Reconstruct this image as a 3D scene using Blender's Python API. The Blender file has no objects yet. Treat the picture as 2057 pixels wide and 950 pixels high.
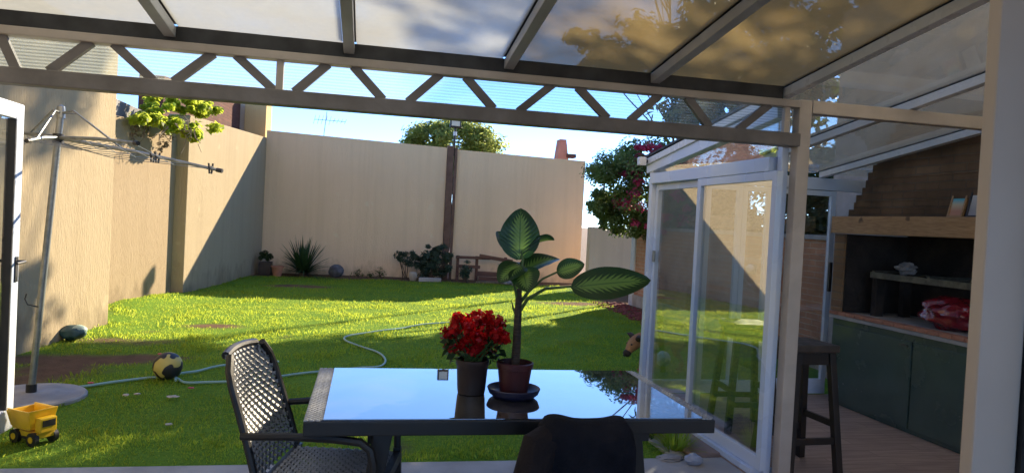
import bpy, bmesh, math, random
import numpy as np
from mathutils import Vector, Matrix, noise
from math import sin, cos, tan, pi, radians, sqrt, atan2
random.seed(7)
S = bpy.context.scene
COL = S.collection

# ------------------------------------------------------------------ camera
EYE = 1.53
FPX = 1430.0                                   # focal length in pixels of the 2057 px wide photograph
YAW, PITCH, ROLL = radians(11.5), radians(-1.2), radians(3.0)
f0 = Vector((sin(YAW), cos(YAW), 0)); r0 = Vector((cos(YAW), -sin(YAW), 0)); z0 = Vector((0, 0, 1))
FW = f0*cos(PITCH) + z0*sin(PITCH); u0 = -f0*sin(PITCH) + z0*cos(PITCH)
CR = r0*cos(ROLL) + u0*sin(ROLL); CU = u0*cos(ROLL) - r0*sin(ROLL)
CAM = Vector((0, 0, EYE))
cam = bpy.data.cameras.new('camera'); co = bpy.data.objects.new('camera', cam); COL.objects.link(co)
m = Matrix((CR, CU, -FW)).transposed().to_4x4(); m.translation = CAM
co.matrix_world = m
cam.sensor_width = 36; cam.lens = 36*FPX/2057; cam.clip_start = 0.05; cam.clip_end = 2000
cam.dof.use_dof = True; cam.dof.focus_distance = 7.5; cam.dof.aperture_fstop = 9
S.camera = co

# ------------------------------------------------------------------ light
SUN_AZ, SUN_EL = radians(42), radians(24.5)    # azimuth from +Y towards +X
W = bpy.data.worlds.new('World'); S.world = W; W.use_nodes = True
wt = W.node_tree; bgn = wt.nodes['Background']
sky = wt.nodes.new('ShaderNodeTexSky'); sky.sky_type = 'NISHITA'; sky.sun_disc = False
sky.sun_elevation = SUN_EL; sky.sun_rotation = SUN_AZ
sky.air_density = 0.85; sky.dust_density = 0.1; sky.ozone_density = 4.5; sky.altitude = 4200
wt.links.new(sky.outputs[0], bgn.inputs[0]); bgn.inputs[1].default_value = 0.08
sd = bpy.data.lights.new('sun', 'SUN'); sd.energy = 2.4; sd.angle = radians(0.55); sd.color = (1.0, 0.84, 0.60)
so = bpy.data.objects.new('sun', sd); COL.objects.link(so)
SUN = Vector((sin(SUN_AZ)*cos(SUN_EL), cos(SUN_AZ)*cos(SUN_EL), sin(SUN_EL)))
so.rotation_euler = SUN.to_track_quat('Z', 'Y').to_euler()
V = S.view_settings; V.view_transform = 'Standard'; V.look = 'None'; V.gamma = 1; V.exposure = 2.5
V.use_curve_mapping = False
cy = S.cycles; cy.max_bounces = 10; cy.transparent_max_bounces = 24; cy.diffuse_bounces = 5
cy.glossy_bounces = 5; cy.transmission_bounces = 6; cy.caustics_reflective = False; cy.caustics_refractive = False
cy.sample_clamp_indirect = 6
try:
    cy.use_denoising = True; cy.denoiser = 'OPENIMAGEDENOISE'
except Exception: pass

# ------------------------------------------------------------------ photo pixels to places
def ray(x, y): return FW*FPX + CR*(x-1028.5) - CU*(y-475)
def on_z(x, y, z=0.0): v = ray(x, y); return CAM + v*((z-EYE)/v.z)
def on_y(x, y, Y): v = ray(x, y); return CAM + v*(Y/v.y)
def on_x(x, y, X): v = ray(x, y); return CAM + v*(X/v.x)
def at_d(x, y, d): return CAM + ray(x, y)*(d/FPX)

# ------------------------------------------------------------------ materials
def newmat(name):
    mt = bpy.data.materials.new(name); mt.use_nodes = True
    nt = mt.node_tree; nt.nodes.clear()
    out = nt.nodes.new('ShaderNodeOutputMaterial')
    return mt, nt, out
def N(nt, t, **kw):
    n = nt.nodes.new(t)
    for k, v in kw.items():
        if k.startswith('i_'): n.inputs[k[2:].replace('_', ' ')].default_value = v
        else: setattr(n, k, v)
    return n
def coords(nt, scale=(1, 1, 1), kind='Object'):
    tc = N(nt, 'ShaderNodeTexCoord'); mp = N(nt, 'ShaderNodeMapping'); mp.inputs['Scale'].default_value = scale
    nt.links.new(tc.outputs[kind], mp.inputs[0]); return mp.outputs[0]
def fac_noise(nt, vec, scale, detail=4, lo=0.35, hi=0.65, rough=0.55):
    n = N(nt, 'ShaderNodeTexNoise'); n.inputs['Scale'].default_value = scale; n.inputs['Detail'].default_value = detail
    n.inputs['Roughness'].default_value = rough
    nt.links.new(vec, n.inputs['Vector'])
    r = N(nt, 'ShaderNodeMapRange'); r.inputs[1].default_value = lo; r.inputs[2].default_value = hi
    nt.links.new(n.outputs[0], r.inputs[0]); return r.outputs[0]
def mixc(nt, fac, a, b, blend='MIX'):
    n = N(nt, 'ShaderNodeMix', data_type='RGBA', blend_type=blend)
    for sock, v in ((n.inputs[0], fac), (n.inputs[6], a), (n.inputs[7], b)):
        if hasattr(v, 'is_linked') or hasattr(v, 'links'): nt.links.new(v, sock)
        elif isinstance(v, (int, float)): sock.default_value = v
        else: sock.default_value = (*v, 1)
    return n.outputs[2]
def bump(nt, h, strength, dist=0.01):
    b = N(nt, 'ShaderNodeBump'); b.inputs['Strength'].default_value = strength; b.inputs['Distance'].default_value = dist
    nt.links.new(h, b.inputs['Height']); return b.outputs[0]
def mat(name, c1, c2=None, rough=0.6, scale=6, metal=0.0, bmp=0.0, bscale=60, stretch=(1, 1, 1), spec=0.5, coat=0.0, bd=0.01, detail=5):
    """Principled with two-tone noise wear and a fine bump"""
    mt, nt, out = newmat(name); p = N(nt, 'ShaderNodeBsdfPrincipled')
    c2 = c2 or tuple(x*0.78 for x in c1)
    vec = coords(nt, stretch)
    f = fac_noise(nt, vec, scale, detail)
    nt.links.new(mixc(nt, f, c1, c2), p.inputs['Base Color'])
    rr = N(nt, 'ShaderNodeMapRange'); rr.inputs[3].default_value = max(0.02, rough-0.08); rr.inputs[4].default_value = min(1, rough+0.1)
    nt.links.new(f, rr.inputs[0]); nt.links.new(rr.outputs[0], p.inputs['Roughness'])
    p.inputs['Metallic'].default_value = metal; p.inputs['Specular IOR Level'].default_value = spec; p.inputs['Coat Weight'].default_value = coat
    if bmp:
        h = fac_noise(nt, vec, bscale, 4, 0.2, 0.8); nt.links.new(bump(nt, h, bmp, bd), p.inputs['Normal'])
    nt.links.new(p.outputs[0], out.inputs[0]); return mt
def plaster(name, base, dark, stain):
    """scratched render: vertical rake marks, blotches, rain streaks"""
    mt, nt, out = newmat(name); p = N(nt, 'ShaderNodeBsdfPrincipled', i_Roughness=0.95); p.inputs['Specular IOR Level'].default_value = 0.15
    v = coords(nt); vs = coords(nt, (9, 9, 0.9))
    blot = fac_noise(nt, v, 0.9, 5, 0.3, 0.7); fine = fac_noise(nt, vs, 5, 6, 0.25, 0.75); streak = fac_noise(nt, coords(nt, (2.5, 2.5, 0.12)), 2.2, 5, 0.48, 0.8)
    spot = fac_noise(nt, v, 3.1, 3, 0.66, 0.74)
    c = mixc(nt, blot, base, dark); c = mixc(nt, fine, c, tuple(x*0.93 for x in base))
    half = N(nt, 'ShaderNodeMath', operation='MULTIPLY'); half.inputs[1].default_value = 0.38; nt.links.new(streak, half.inputs[0])
    c = mixc(nt, half.outputs[0], c, stain)
    h2 = N(nt, 'ShaderNodeMath', operation='MULTIPLY'); h2.inputs[1].default_value = 0.22; nt.links.new(spot, h2.inputs[0])
    c = mixc(nt, h2.outputs[0], c, tuple(min(0.8, x*1.5) for x in base))
    sz = N(nt, 'ShaderNodeSeparateXYZ'); nt.links.new(v, sz.inputs[0])          # mud splashed up from the bed, ragged
    sw = N(nt, 'ShaderNodeMath', operation='MULTIPLY_ADD'); sw.inputs[1].default_value = 0.75; sw.inputs[2].default_value = 0.0
    nt.links.new(fac_noise(nt, coords(nt, (1, 1, 0.6)), 4.5, 6, 0.3, 0.75), sw.inputs[0])
    sg = N(nt, 'ShaderNodeMath', operation='SUBTRACT'); nt.links.new(sw.outputs[0], sg.inputs[0]); nt.links.new(sz.outputs[2], sg.inputs[1])
    sr = N(nt, 'ShaderNodeMapRange'); sr.inputs[1].default_value = -0.05; sr.inputs[2].default_value = 0.45; sr.inputs[4].default_value = 0.65; nt.links.new(sg.outputs[0], sr.inputs[0])
    c = mixc(nt, sr.outputs[0], c, tuple(x*0.62 for x in stain))
    nt.links.new(c, p.inputs['Base Color'])
    hh = fac_noise(nt, coords(nt, (30, 30, 3)), 3, 6, 0.2, 0.8)
    nt.links.new(bump(nt, hh, 0.7, 0.012), p.inputs['Normal'])
    nt.links.new(p.outputs[0], out.inputs[0]); return mt
def brickmat(name, c1, c2, mortar, axis='x', bw=0.24, bh=0.07, dark=(0.02, 0.018, 0.015), soot=0.0):
    """axis = the horizontal direction the courses run along"""
    mt, nt, out = newmat(name); p = N(nt, 'ShaderNodeBsdfPrincipled', i_Roughness=0.9); p.inputs['Specular IOR Level'].default_value = 0.2
    tc = N(nt, 'ShaderNodeTexCoord'); sp = N(nt, 'ShaderNodeSeparateXYZ'); cb = N(nt, 'ShaderNodeCombineXYZ')
    nt.links.new(tc.outputs['Object'], sp.inputs[0])
    nt.links.new(sp.outputs[0 if axis == 'x' else 1], cb.inputs[0]); nt.links.new(sp.outputs[2], cb.inputs[1])
    b = N(nt, 'ShaderNodeTexBrick'); b.inputs['Scale'].default_value = 1; b.inputs['Brick Width'].default_value = bw; b.inputs['Row Height'].default_value = bh
    b.inputs['Mortar Size'].default_value = 0.006; b.inputs['Mortar Smooth'].default_value = 0.3; b.inputs['Bias'].default_value = 0
    b.inputs['Color1'].default_value = (*c1, 1); b.inputs['Color2'].default_value = (*c2, 1); b.inputs['Mortar'].default_value = (*mortar, 1)
    nt.links.new(cb.outputs[0], b.inputs['Vector'])
    v = coords(nt); f = fac_noise(nt, v, 4, 5, 0.35, 0.75)
    c = mixc(nt, f, b.outputs[0], tuple(x*0.6 for x in c1))
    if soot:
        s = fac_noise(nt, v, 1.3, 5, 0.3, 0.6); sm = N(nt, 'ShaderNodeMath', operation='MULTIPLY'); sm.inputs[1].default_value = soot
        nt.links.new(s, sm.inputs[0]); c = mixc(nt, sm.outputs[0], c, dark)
    nt.links.new(c, p.inputs['Base Color'])
    h = mixc(nt, 0.25, b.outputs[1], f)
    inv = N(nt, 'ShaderNodeInvert'); nt.links.new(h, inv.inputs[1])
    nt.links.new(bump(nt, inv.outputs[0], 0.8, 0.012), p.inputs['Normal'])
    nt.links.new(p.outputs[0], out.inputs[0]); return mt
def leafmat(name, c1, c2, trans=0.45, rough=0.5, tcol=None, spec=0.3):
    mt, nt, out = newmat(name)
    g = N(nt, 'ShaderNodeNewGeometry'); f = fac_noise(nt, coords(nt), 3, 3, 0.35, 0.65)
    c = mixc(nt, g.outputs['Random Per Island'], c1, c2)
    if name == 'grass_blades':                       # some dry straw among the green, more of it in patches
        pn = fac_noise(nt, coords(nt), 0.7, 5, 0.45, 0.75); wn = N(nt, 'ShaderNodeTexWhiteNoise', noise_dimensions='1D'); nt.links.new(g.outputs['Random Per Island'], wn.inputs['W'])
        th = N(nt, 'ShaderNodeMath', operation='MULTIPLY_ADD'); th.inputs[1].default_value = 0.45; th.inputs[2].default_value = 0.07; nt.links.new(pn, th.inputs[0])
        lt = N(nt, 'ShaderNodeMath', operation='LESS_THAN'); nt.links.new(wn.outputs['Value'], lt.inputs[0]); nt.links.new(th.outputs[0], lt.inputs[1])
        c = mixc(nt, lt.outputs[0], c, (0.30, 0.25, 0.10))
    c = mixc(nt, f, c, tuple(x*0.6 for x in c1))
    p = N(nt, 'ShaderNodeBsdfPrincipled', i_Roughness=rough); p.inputs['Specular IOR Level'].default_value = spec
    nt.links.new(c, p.inputs['Base Color'])
    t = N(nt, 'ShaderNodeBsdfTranslucent')
    if tcol: nt.links.new(mixc(nt, 0.6, c, tcol), t.inputs[0])
    else: nt.links.new(mixc(nt, 1.0, c, (1.25, 1.3, 0.7), 'MULTIPLY'), t.inputs[0])
    mx = N(nt, 'ShaderNodeMixShader'); mx.inputs[0].default_value = trans
    nt.links.new(p.outputs[0], mx.inputs[1]); nt.links.new(t.outputs[0], mx.inputs[2]); nt.links.new(mx.outputs[0], out.inputs[0]); return mt
def glassmat(name, tint=(0.93, 0.96, 0.95), ior=1.5, dirt=0.0, dirtcol=(0.55, 0.52, 0.45), dscale=2.5, lo=0.3, hi=0.8, wave=0.0):
    """thin clear pane: fresnel reflection over transmission, with a film of dirt that scatters light"""
    mt, nt, out = newmat(name)
    tr = N(nt, 'ShaderNodeBsdfTransparent'); tr.inputs[0].default_value = (*tint, 1)
    gl = N(nt, 'ShaderNodeBsdfGlossy', i_Roughness=0.015); gl.inputs[0].default_value = (0.95, 0.97, 1, 1)
    ge = N(nt, 'ShaderNodeNewGeometry'); dt = N(nt, 'ShaderNodeVectorMath', operation='DOT_PRODUCT')
    nt.links.new(ge.outputs['Incoming'], dt.inputs[0]); nt.links.new(ge.outputs['True Normal'], dt.inputs[1])
    ab = N(nt, 'ShaderNodeMath', operation='ABSOLUTE'); nt.links.new(dt.outputs['Value'], ab.inputs[0])
    om = N(nt, 'ShaderNodeMath', operation='SUBTRACT'); om.inputs[0].default_value = 1; nt.links.new(ab.outputs[0], om.inputs[1])
    pw = N(nt, 'ShaderNodeMath', operation='POWER'); pw.inputs[1].default_value = 5; nt.links.new(om.outputs[0], pw.inputs[0])
    f0_ = ((ior-1)/(ior+1))**2                      # Schlick, the same from both sides of the thin pane
    fr = N(nt, 'ShaderNodeMath', operation='MULTIPLY_ADD'); fr.inputs[1].default_value = 1-f0_; fr.inputs[2].default_value = f0_; nt.links.new(pw.outputs[0], fr.inputs[0])
    mx = N(nt, 'ShaderNodeMixShader'); nt.links.new(fr.outputs[0], mx.inputs[0]); nt.links.new(tr.outputs[0], mx.inputs[1]); nt.links.new(gl.outputs[0], mx.inputs[2])
    last = mx.outputs[0]
    if dirt:
        d1 = N(nt, 'ShaderNodeBsdfDiffuse'); d1.inputs[0].default_value = (*dirtcol, 1)
        d2 = N(nt, 'ShaderNodeBsdfTranslucent'); d2.inputs[0].default_value = (*dirtcol, 1)
        dm = N(nt, 'ShaderNodeMixShader'); dm.inputs[0].default_value = 0.7
        nt.links.new(d1.outputs[0], dm.inputs[1]); nt.links.new(d2.outputs[0], dm.inputs[2])
        v = coords(nt); f = fac_noise(nt, v, dscale, 7, lo, hi, 0.65)
        sp = fac_noise(nt, v, 55, 2, 0.70, 0.76)
        ad = N(nt, 'ShaderNodeMath', operation='MULTIPLY_ADD'); ad.inputs[1].default_value = 0.35; nt.links.new(sp, ad.inputs[0]); nt.links.new(f, ad.inputs[2])
        mr = N(nt, 'ShaderNodeMapRange'); mr.inputs[3].default_value = dirt*0.62; mr.inputs[4].default_value = dirt
        nt.links.new(ad.outputs[0], mr.inputs[0])
        m2 = N(nt, 'ShaderNodeMixShader'); nt.links.new(mr.outputs[0], m2.inputs[0]); nt.links.new(last, m2.inputs[1]); nt.links.new(dm.outputs[0], m2.inputs[2])
        last = m2.outputs[0]
    if wave:
        w = N(nt, 'ShaderNodeTexWave', wave_type='BANDS', bands_direction='Z'); w.inputs['Scale'].default_value = wave; w.inputs['Distortion'].default_value = 0.3
        nt.links.new(coords(nt), w.inputs[0])
        b = N(nt, 'ShaderNodeBump'); b.inputs['Strength'].default_value = 0.9; b.inputs['Distance'].default_value = 0.004
        nt.links.new(w.outputs[1], b.inputs['Height']); nt.links.new(b.outputs[0], gl.inputs['Normal'])
        wm = N(nt, 'ShaderNodeMapRange'); wm.inputs[1].default_value = 0.25; wm.inputs[2].default_value = 0.8; wm.inputs[3].default_value = 0.09; wm.inputs[4].default_value = 0.22
        nt.links.new(w.outputs[1], wm.inputs[0]); nt.links.new(wm.outputs[0], m2.inputs[0])
    nt.links.new(last, out.inputs[0]); return mt

M = {}
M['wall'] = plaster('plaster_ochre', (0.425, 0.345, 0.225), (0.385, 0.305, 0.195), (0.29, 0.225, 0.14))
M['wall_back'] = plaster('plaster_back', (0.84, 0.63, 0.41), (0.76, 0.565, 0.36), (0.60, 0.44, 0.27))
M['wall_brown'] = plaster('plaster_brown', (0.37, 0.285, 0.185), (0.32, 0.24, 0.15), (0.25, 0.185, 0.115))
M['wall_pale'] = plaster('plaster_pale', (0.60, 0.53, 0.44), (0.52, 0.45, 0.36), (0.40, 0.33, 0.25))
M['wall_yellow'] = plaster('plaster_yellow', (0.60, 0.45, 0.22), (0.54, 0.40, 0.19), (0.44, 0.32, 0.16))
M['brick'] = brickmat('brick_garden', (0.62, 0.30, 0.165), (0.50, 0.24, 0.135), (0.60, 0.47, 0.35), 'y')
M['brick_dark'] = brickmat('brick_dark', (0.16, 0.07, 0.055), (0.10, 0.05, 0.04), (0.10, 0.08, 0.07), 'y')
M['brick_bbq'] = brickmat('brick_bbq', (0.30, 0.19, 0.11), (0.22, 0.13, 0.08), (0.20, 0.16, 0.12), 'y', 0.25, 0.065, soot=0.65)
M['brick_bbq_x'] = brickmat('brick_bbq_side', (0.34, 0.21, 0.11), (0.25, 0.15, 0.09), (0.24, 0.19, 0.14), 'x', 0.25, 0.065, soot=0.3)
M['soot'] = mat('sooty_brick', (0.035, 0.026, 0.022), (0.015, 0.012, 0.011), 0.95, 5, bmp=0.4, bscale=30)
M['white_paint'] = mat('white_aluminium', (0.62, 0.64, 0.66), (0.55, 0.57, 0.59), 0.30, 4, spec=0.5, bmp=0.03, bscale=20)
M['sky_tint_white'] = mat('bluish_white_frame', (0.46, 0.58, 0.80), (0.66, 0.69, 0.72), 0.28, 1.6, spec=0.5, detail=2)  # white frames, with the blue of the reflected sky put into their colour
M['beige_metal'] = mat('beige_painted_steel', (0.49, 0.425, 0.36), (0.41, 0.355, 0.30), 0.5, 5, bmp=0.08, bscale=40)
M['brown_metal'] = mat('brown_painted_steel', (0.20, 0.178, 0.162), (0.145, 0.128, 0.115), 0.55, 6, bmp=0.08, bscale=40)
M['grey_alu'] = mat('grey_aluminium', (0.42, 0.42, 0.42), (0.34, 0.34, 0.34), 0.38, 3, spec=0.5, bmp=0.03, bscale=30)
M['flashing'] = mat('dark_gutter', (0.035, 0.035, 0.037), (0.02, 0.02, 0.021), 0.6, 8)
M['frame_grey'] = mat('grey_door_frame', (0.46, 0.39, 0.325), (0.42, 0.355, 0.295), 0.5, 2)
M['black'] = mat('black_plastic', (0.012, 0.012, 0.014), (0.022, 0.022, 0.024), 0.45, 12)
M['black_metal'] = mat('black_metal', (0.007, 0.007, 0.008), (0.012, 0.011, 0.011), 0.5, 10, bmp=0.06, bscale=80)
M['glass'] = glassmat('window_glass', ior=1.85)
M['glass_door'] = glassmat('sliding_glass', (0.96, 0.975, 0.97), ior=3.1)
M['roof_white'] = glassmat('roof_glass_dusty', (0.8, 0.84, 0.84), 1.45, dirt=0.85, dirtcol=(0.63, 0.625, 0.58), dscale=2.2)
M['roof_clear'] = glassmat('roof_glass_stained', (0.85, 0.87, 0.84), 1.3, dirt=0.80, dirtcol=(0.36, 0.28, 0.145), dscale=2.0, lo=0.25, hi=0.75)
M['roof_room'] = glassmat('roof_glass_room', (0.93, 0.95, 0.92), 1.45, dirt=0.3, dirtcol=(0.58, 0.48, 0.30), dscale=2.0, lo=0.25, hi=0.75)
M['ribbed'] = glassmat('ribbed_sheet', (0.90, 0.94, 0.95), 1.5, dirt=0.2, dirtcol=(0.65, 0.66, 0.60), wave=19)
M['concrete'] = mat('concrete', (0.40, 0.385, 0.37), (0.30, 0.29, 0.28), 0.9, 5, bmp=0.3, bscale=50)
M['concrete_beam'] = mat('grey_concrete', (0.26, 0.25, 0.24), (0.17, 0.165, 0.16), 0.9, 3, bmp=0.3, bscale=30)
M['galv'] = mat('galvanised_tube', (0.30, 0.32, 0.32), (0.20, 0.22, 0.22), 0.42, 14, metal=0.6)
M['rust'] = mat('brown_steel_post', (0.16, 0.085, 0.055), (0.11, 0.06, 0.04), 0.7, 6, bmp=0.2)
M['wood_beam'] = None
M['twig'] = mat('bark', (0.10, 0.07, 0.045), (0.06, 0.042, 0.03), 0.9, 12, bmp=0.5, bscale=40)
M['drytwig'] = mat('dry_twigs', (0.20, 0.16, 0.11), (0.12, 0.09, 0.06), 0.9, 12)
M['hose'] = mat('pale_teal_hose', (0.30, 0.47, 0.44), (0.24, 0.40, 0.38), 0.4, 3)
M['yellow'] = mat('yellow_plastic', (0.80, 0.50, 0.02), (0.68, 0.40, 0.02), 0.38, 8)
M['terracotta'] = mat('terracotta', (0.45, 0.21, 0.13), (0.36, 0.16, 0.10), 0.85, 9)
M['pot_dark'] = mat('dark_brown_pot', (0.035, 0.02, 0.018), (0.022, 0.014, 0.013), 0.5, 8)
M['pot_red'] = mat('maroon_pot', (0.06, 0.012, 0.015), (0.04, 0.009, 0.011), 0.42, 6)
M['saucer'] = mat('navy_saucer', (0.02, 0.025, 0.075), (0.014, 0.018, 0.05), 0.35, 6)
M['soil'] = mat('potting_soil', (0.035, 0.024, 0.017), (0.018, 0.013, 0.01), 0.95, 30, bmp=0.8, bscale=80)
M['stone'] = mat('garden_stone', (0.34, 0.33, 0.33), (0.22, 0.21, 0.21), 0.9, 9, bmp=0.5, bscale=20)
M['stone_blue'] = mat('bluish_stone', (0.36, 0.40, 0.50), (0.26, 0.29, 0.36), 0.8, 9, bmp=0.5, bscale=20)
M['bluegrey'] = mat('blue_grey_ball', (0.13, 0.13, 0.15), (0.06, 0.06, 0.07), 0.7, 9, bmp=0.3)
M['leaf_pale'] = leafmat('pale_green_leaves', (0.22, 0.28, 0.08), (0.14, 0.22, 0.05), 0.62, tcol=(0.70, 0.80, 0.25))
M['leaf_vine'] = leafmat('vine_leaves', (0.26, 0.38, 0.03), (0.20, 0.34, 0.025), 0.68, tcol=(0.85, 0.92, 0.12))
M['leaf_mid'] = leafmat('mid_green_leaves', (0.08, 0.12, 0.03), (0.05, 0.085, 0.02), 0.42)
M['leaf_boug'] = leafmat('climber_leaves', (0.16, 0.24, 0.08), (0.28, 0.34, 0.16), 0.55)
M['leaf_dark'] = leafmat('dark_green_leaves', (0.035, 0.065, 0.022), (0.055, 0.085, 0.028), 0.35)
M['leaf_blue'] = leafmat('blue_green_leaves', (0.055, 0.095, 0.06), (0.085, 0.125, 0.085), 0.3)
M['leaf_agave'] = leafmat('spiky_leaves', (0.03, 0.07, 0.025), (0.045, 0.09, 0.03), 0.25)
M['bract'] = leafmat('pink_bracts', (0.55, 0.05, 0.14), (0.64, 0.13, 0.24), 0.5, tcol=(0.90, 0.12, 0.26))
M['redpetal'] = leafmat('red_petals', (0.50, 0.006, 0.008), (0.34, 0.004, 0.010), 0.38, tcol=(0.85, 0.01, 0.01))
M['grassblade'] = leafmat('grass_blades', (0.085, 0.23, 0.02), (0.19, 0.33, 0.03), 0.62, 0.6, spec=0.15, tcol=(0.80, 0.88, 0.10))
M['jacket'] = mat('black_cloth', (0.010, 0.010, 0.015), (0.006, 0.006, 0.009), 0.85, 8, bmp=0.4, bscale=120, spec=0.2)
M['lining'] = mat('dark_brown_lining', (0.018, 0.013, 0.014), (0.013, 0.010, 0.011), 0.8, 8, bmp=0.3, bscale=120, spec=0.2)
M['weave_pale'] = mat('pale_rattan', (0.38, 0.39, 0.41), (0.27, 0.28, 0.29), 0.4, 60)
M['weave_dark'] = mat('dark_rattan', (0.03, 0.03, 0.032), (0.05, 0.05, 0.052), 0.42, 60)
M['green_metal'] = mat('dark_green_sheet', (0.07, 0.105, 0.088), (0.05, 0.078, 0.068), 0.22, 2.5, spec=0.5, bmp=0.06, bscale=5)
M['stool_wood'] = mat('dark_stool_wood', (0.022, 0.014, 0.010), (0.012, 0.008, 0.006), 0.42, 8, stretch=(1, 1, 0.15))
M['stool_top'] = mat('worn_stool_top', (0.06, 0.045, 0.036), (0.035, 0.026, 0.02), 0.4, 8)
M['tan_fur'] = mat('tan_fur', (0.40, 0.22, 0.10), (0.29, 0.15, 0.07), 0.9, 9, bmp=0.5, bscale=120)
M['darkfur'] = mat('dark_muzzle_fur', (0.04, 0.027, 0.02), (0.025, 0.018, 0.014), 0.8, 20)
M['redbag'] = mat('red_plastic_bag', (0.20, 0.012, 0.02), (0.13, 0.008, 0.014), 0.16, 5, coat=0.6, bmp=0.7, bscale=9, bd=0.03)
M['paper'] = mat('crumpled_paper', (0.30, 0.30, 0.31), (0.20, 0.20, 0.21), 0.8, 6, bmp=0.5, bscale=14)
M['iron'] = mat('grill_iron', (0.13, 0.125, 0.10), (0.08, 0.075, 0.06), 0.45, 20, metal=0.5)
M['pinkwall'] = mat('pink_render', (0.50, 0.23, 0.17), (0.42, 0.19, 0.14), 0.9, 5, bmp=0.3)
M['tile'] = mat('pinkish_kerb_tile', (0.36, 0.25, 0.20), (0.28, 0.19, 0.155), 0.75, 6, bmp=0.3, bscale=40)
M['pavers'] = mat('grey_patio', (0.42, 0.40, 0.38), (0.33, 0.315, 0.30), 0.8, 3, bmp=0.3, bscale=60)
M['dark_room'] = mat('room_paint', (0.48, 0.45, 0.42), (0.43, 0.41, 0.38), 0.9, 2)
M['plank'] = mat('pallet_wood', (0.16, 0.075, 0.05), (0.10, 0.05, 0.036), 0.8, 7, stretch=(0.3, 3, 3), bmp=0.4, bscale=20)
M['dirt'] = mat('bare_earth', (0.17, 0.105, 0.065), (0.12, 0.075, 0.047), 0.98, 9, bmp=0.8, bscale=40)
M['mulch'] = mat('red_mulch', (0.24, 0.055, 0.05), (0.16, 0.04, 0.035), 0.95, 40, bmp=0.9, bscale=60)
M['teal'] = mat('teal_plastic', (0.03, 0.09, 0.10), (0.015, 0.05, 0.06), 0.5, 9)
M['litter'] = mat('pale_petal', (0.60, 0.52, 0.42), (0.50, 0.42, 0.34), 0.8, 20)
M['pinkpetal'] = mat('pink_petal', (0.62, 0.13, 0.13), (0.5, 0.1, 0.1), 0.8, 20)

def wood_mat(name, c1, c2, axis=(1, 12, 12), rough=0.55, knots=True):
    mt, nt, out = newmat(name); p = N(nt, 'ShaderNodeBsdfPrincipled', i_Roughness=rough)
    f = fac_noise(nt, coords(nt, axis), 2.2, 6, 0.3, 0.7); g = fac_noise(nt, coords(nt, axis), 9, 4, 0.4, 0.7)
    c = mixc(nt, f, c1, c2); c = mixc(nt, g, c, tuple(x*0.72 for x in c2))
    if knots: c = mixc(nt, fac_noise(nt, coords(nt), 5.5, 2, 0.68, 0.74), c, tuple(x*0.3 for x in c2))
    nt.links.new(c, p.inputs['Base Color']); nt.links.new(bump(nt, g, 0.25, 0.004), p.inputs['Normal'])
    nt.links.new(p.outputs[0], out.inputs[0]); return mt
M['wood_beam'] = wood_mat('pine_beam', (0.46, 0.28, 0.13), (0.36, 0.20, 0.085), (12, 1, 12))
def deck_mat():
    mt, nt, out = newmat('deck_boards'); p = N(nt, 'ShaderNodeBsdfPrincipled', i_Roughness=0.5)
    v = coords(nt); b = N(nt, 'ShaderNodeTexBrick'); b.inputs['Scale'].default_value = 1
    b.inputs['Brick Width'].default_value = 0.9; b.inputs['Row Height'].default_value = 0.14; b.inputs['Mortar Size'].default_value = 0.002
    b.inputs['Color1'].default_value = (0.56, 0.40, 0.31, 1); b.inputs['Color2'].default_value = (0.44, 0.31, 0.24, 1); b.inputs['Mortar'].default_value = (0.06, 0.045, 0.04, 1)
    nt.links.new(v, b.inputs['Vector'])
    f = fac_noise(nt, coords(nt, (1.2, 14, 1)), 2.5, 6, 0.3, 0.7)
    nt.links.new(mixc(nt, f, b.outputs[0], (0.29, 0.20, 0.155)), p.inputs['Base Color'])
    nt.links.new(bump(nt, f, 0.15, 0.003), p.inputs['Normal']); nt.links.new(p.outputs[0], out.inputs[0]); return mt
M['deck'] = deck_mat()
def lawn_mat():
    mt, nt, out = newmat('lawn_turf'); p = N(nt, 'ShaderNodeBsdfPrincipled', i_Roughness=0.95); p.inputs['Specular IOR Level'].default_value = 0.1
    v = coords(nt); a = N(nt, 'ShaderNodeAttribute', attribute_name='bare')
    g = mixc(nt, fac_noise(nt, v, 1.1, 5, 0.35, 0.65), (0.14, 0.27, 0.025), (0.20, 0.32, 0.035))
    g = mixc(nt, fac_noise(nt, v, 38, 4, 0.35, 0.7), g, (0.10, 0.20, 0.018))
    s = mixc(nt, fac_noise(nt, v, 7, 5, 0.35, 0.65), (0.19, 0.115, 0.07), (0.13, 0.08, 0.05))
    nt.links.new(mixc(nt, a.outputs[2], g, s), p.inputs['Base Color'])
    nt.links.new(bump(nt, fac_noise(nt, v, 60, 5, 0.2, 0.8), 0.8, 0.02), p.inputs['Normal'])
    nt.links.new(p.outputs[0], out.inputs[0]); return mt
M['lawn'] = lawn_mat()
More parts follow.
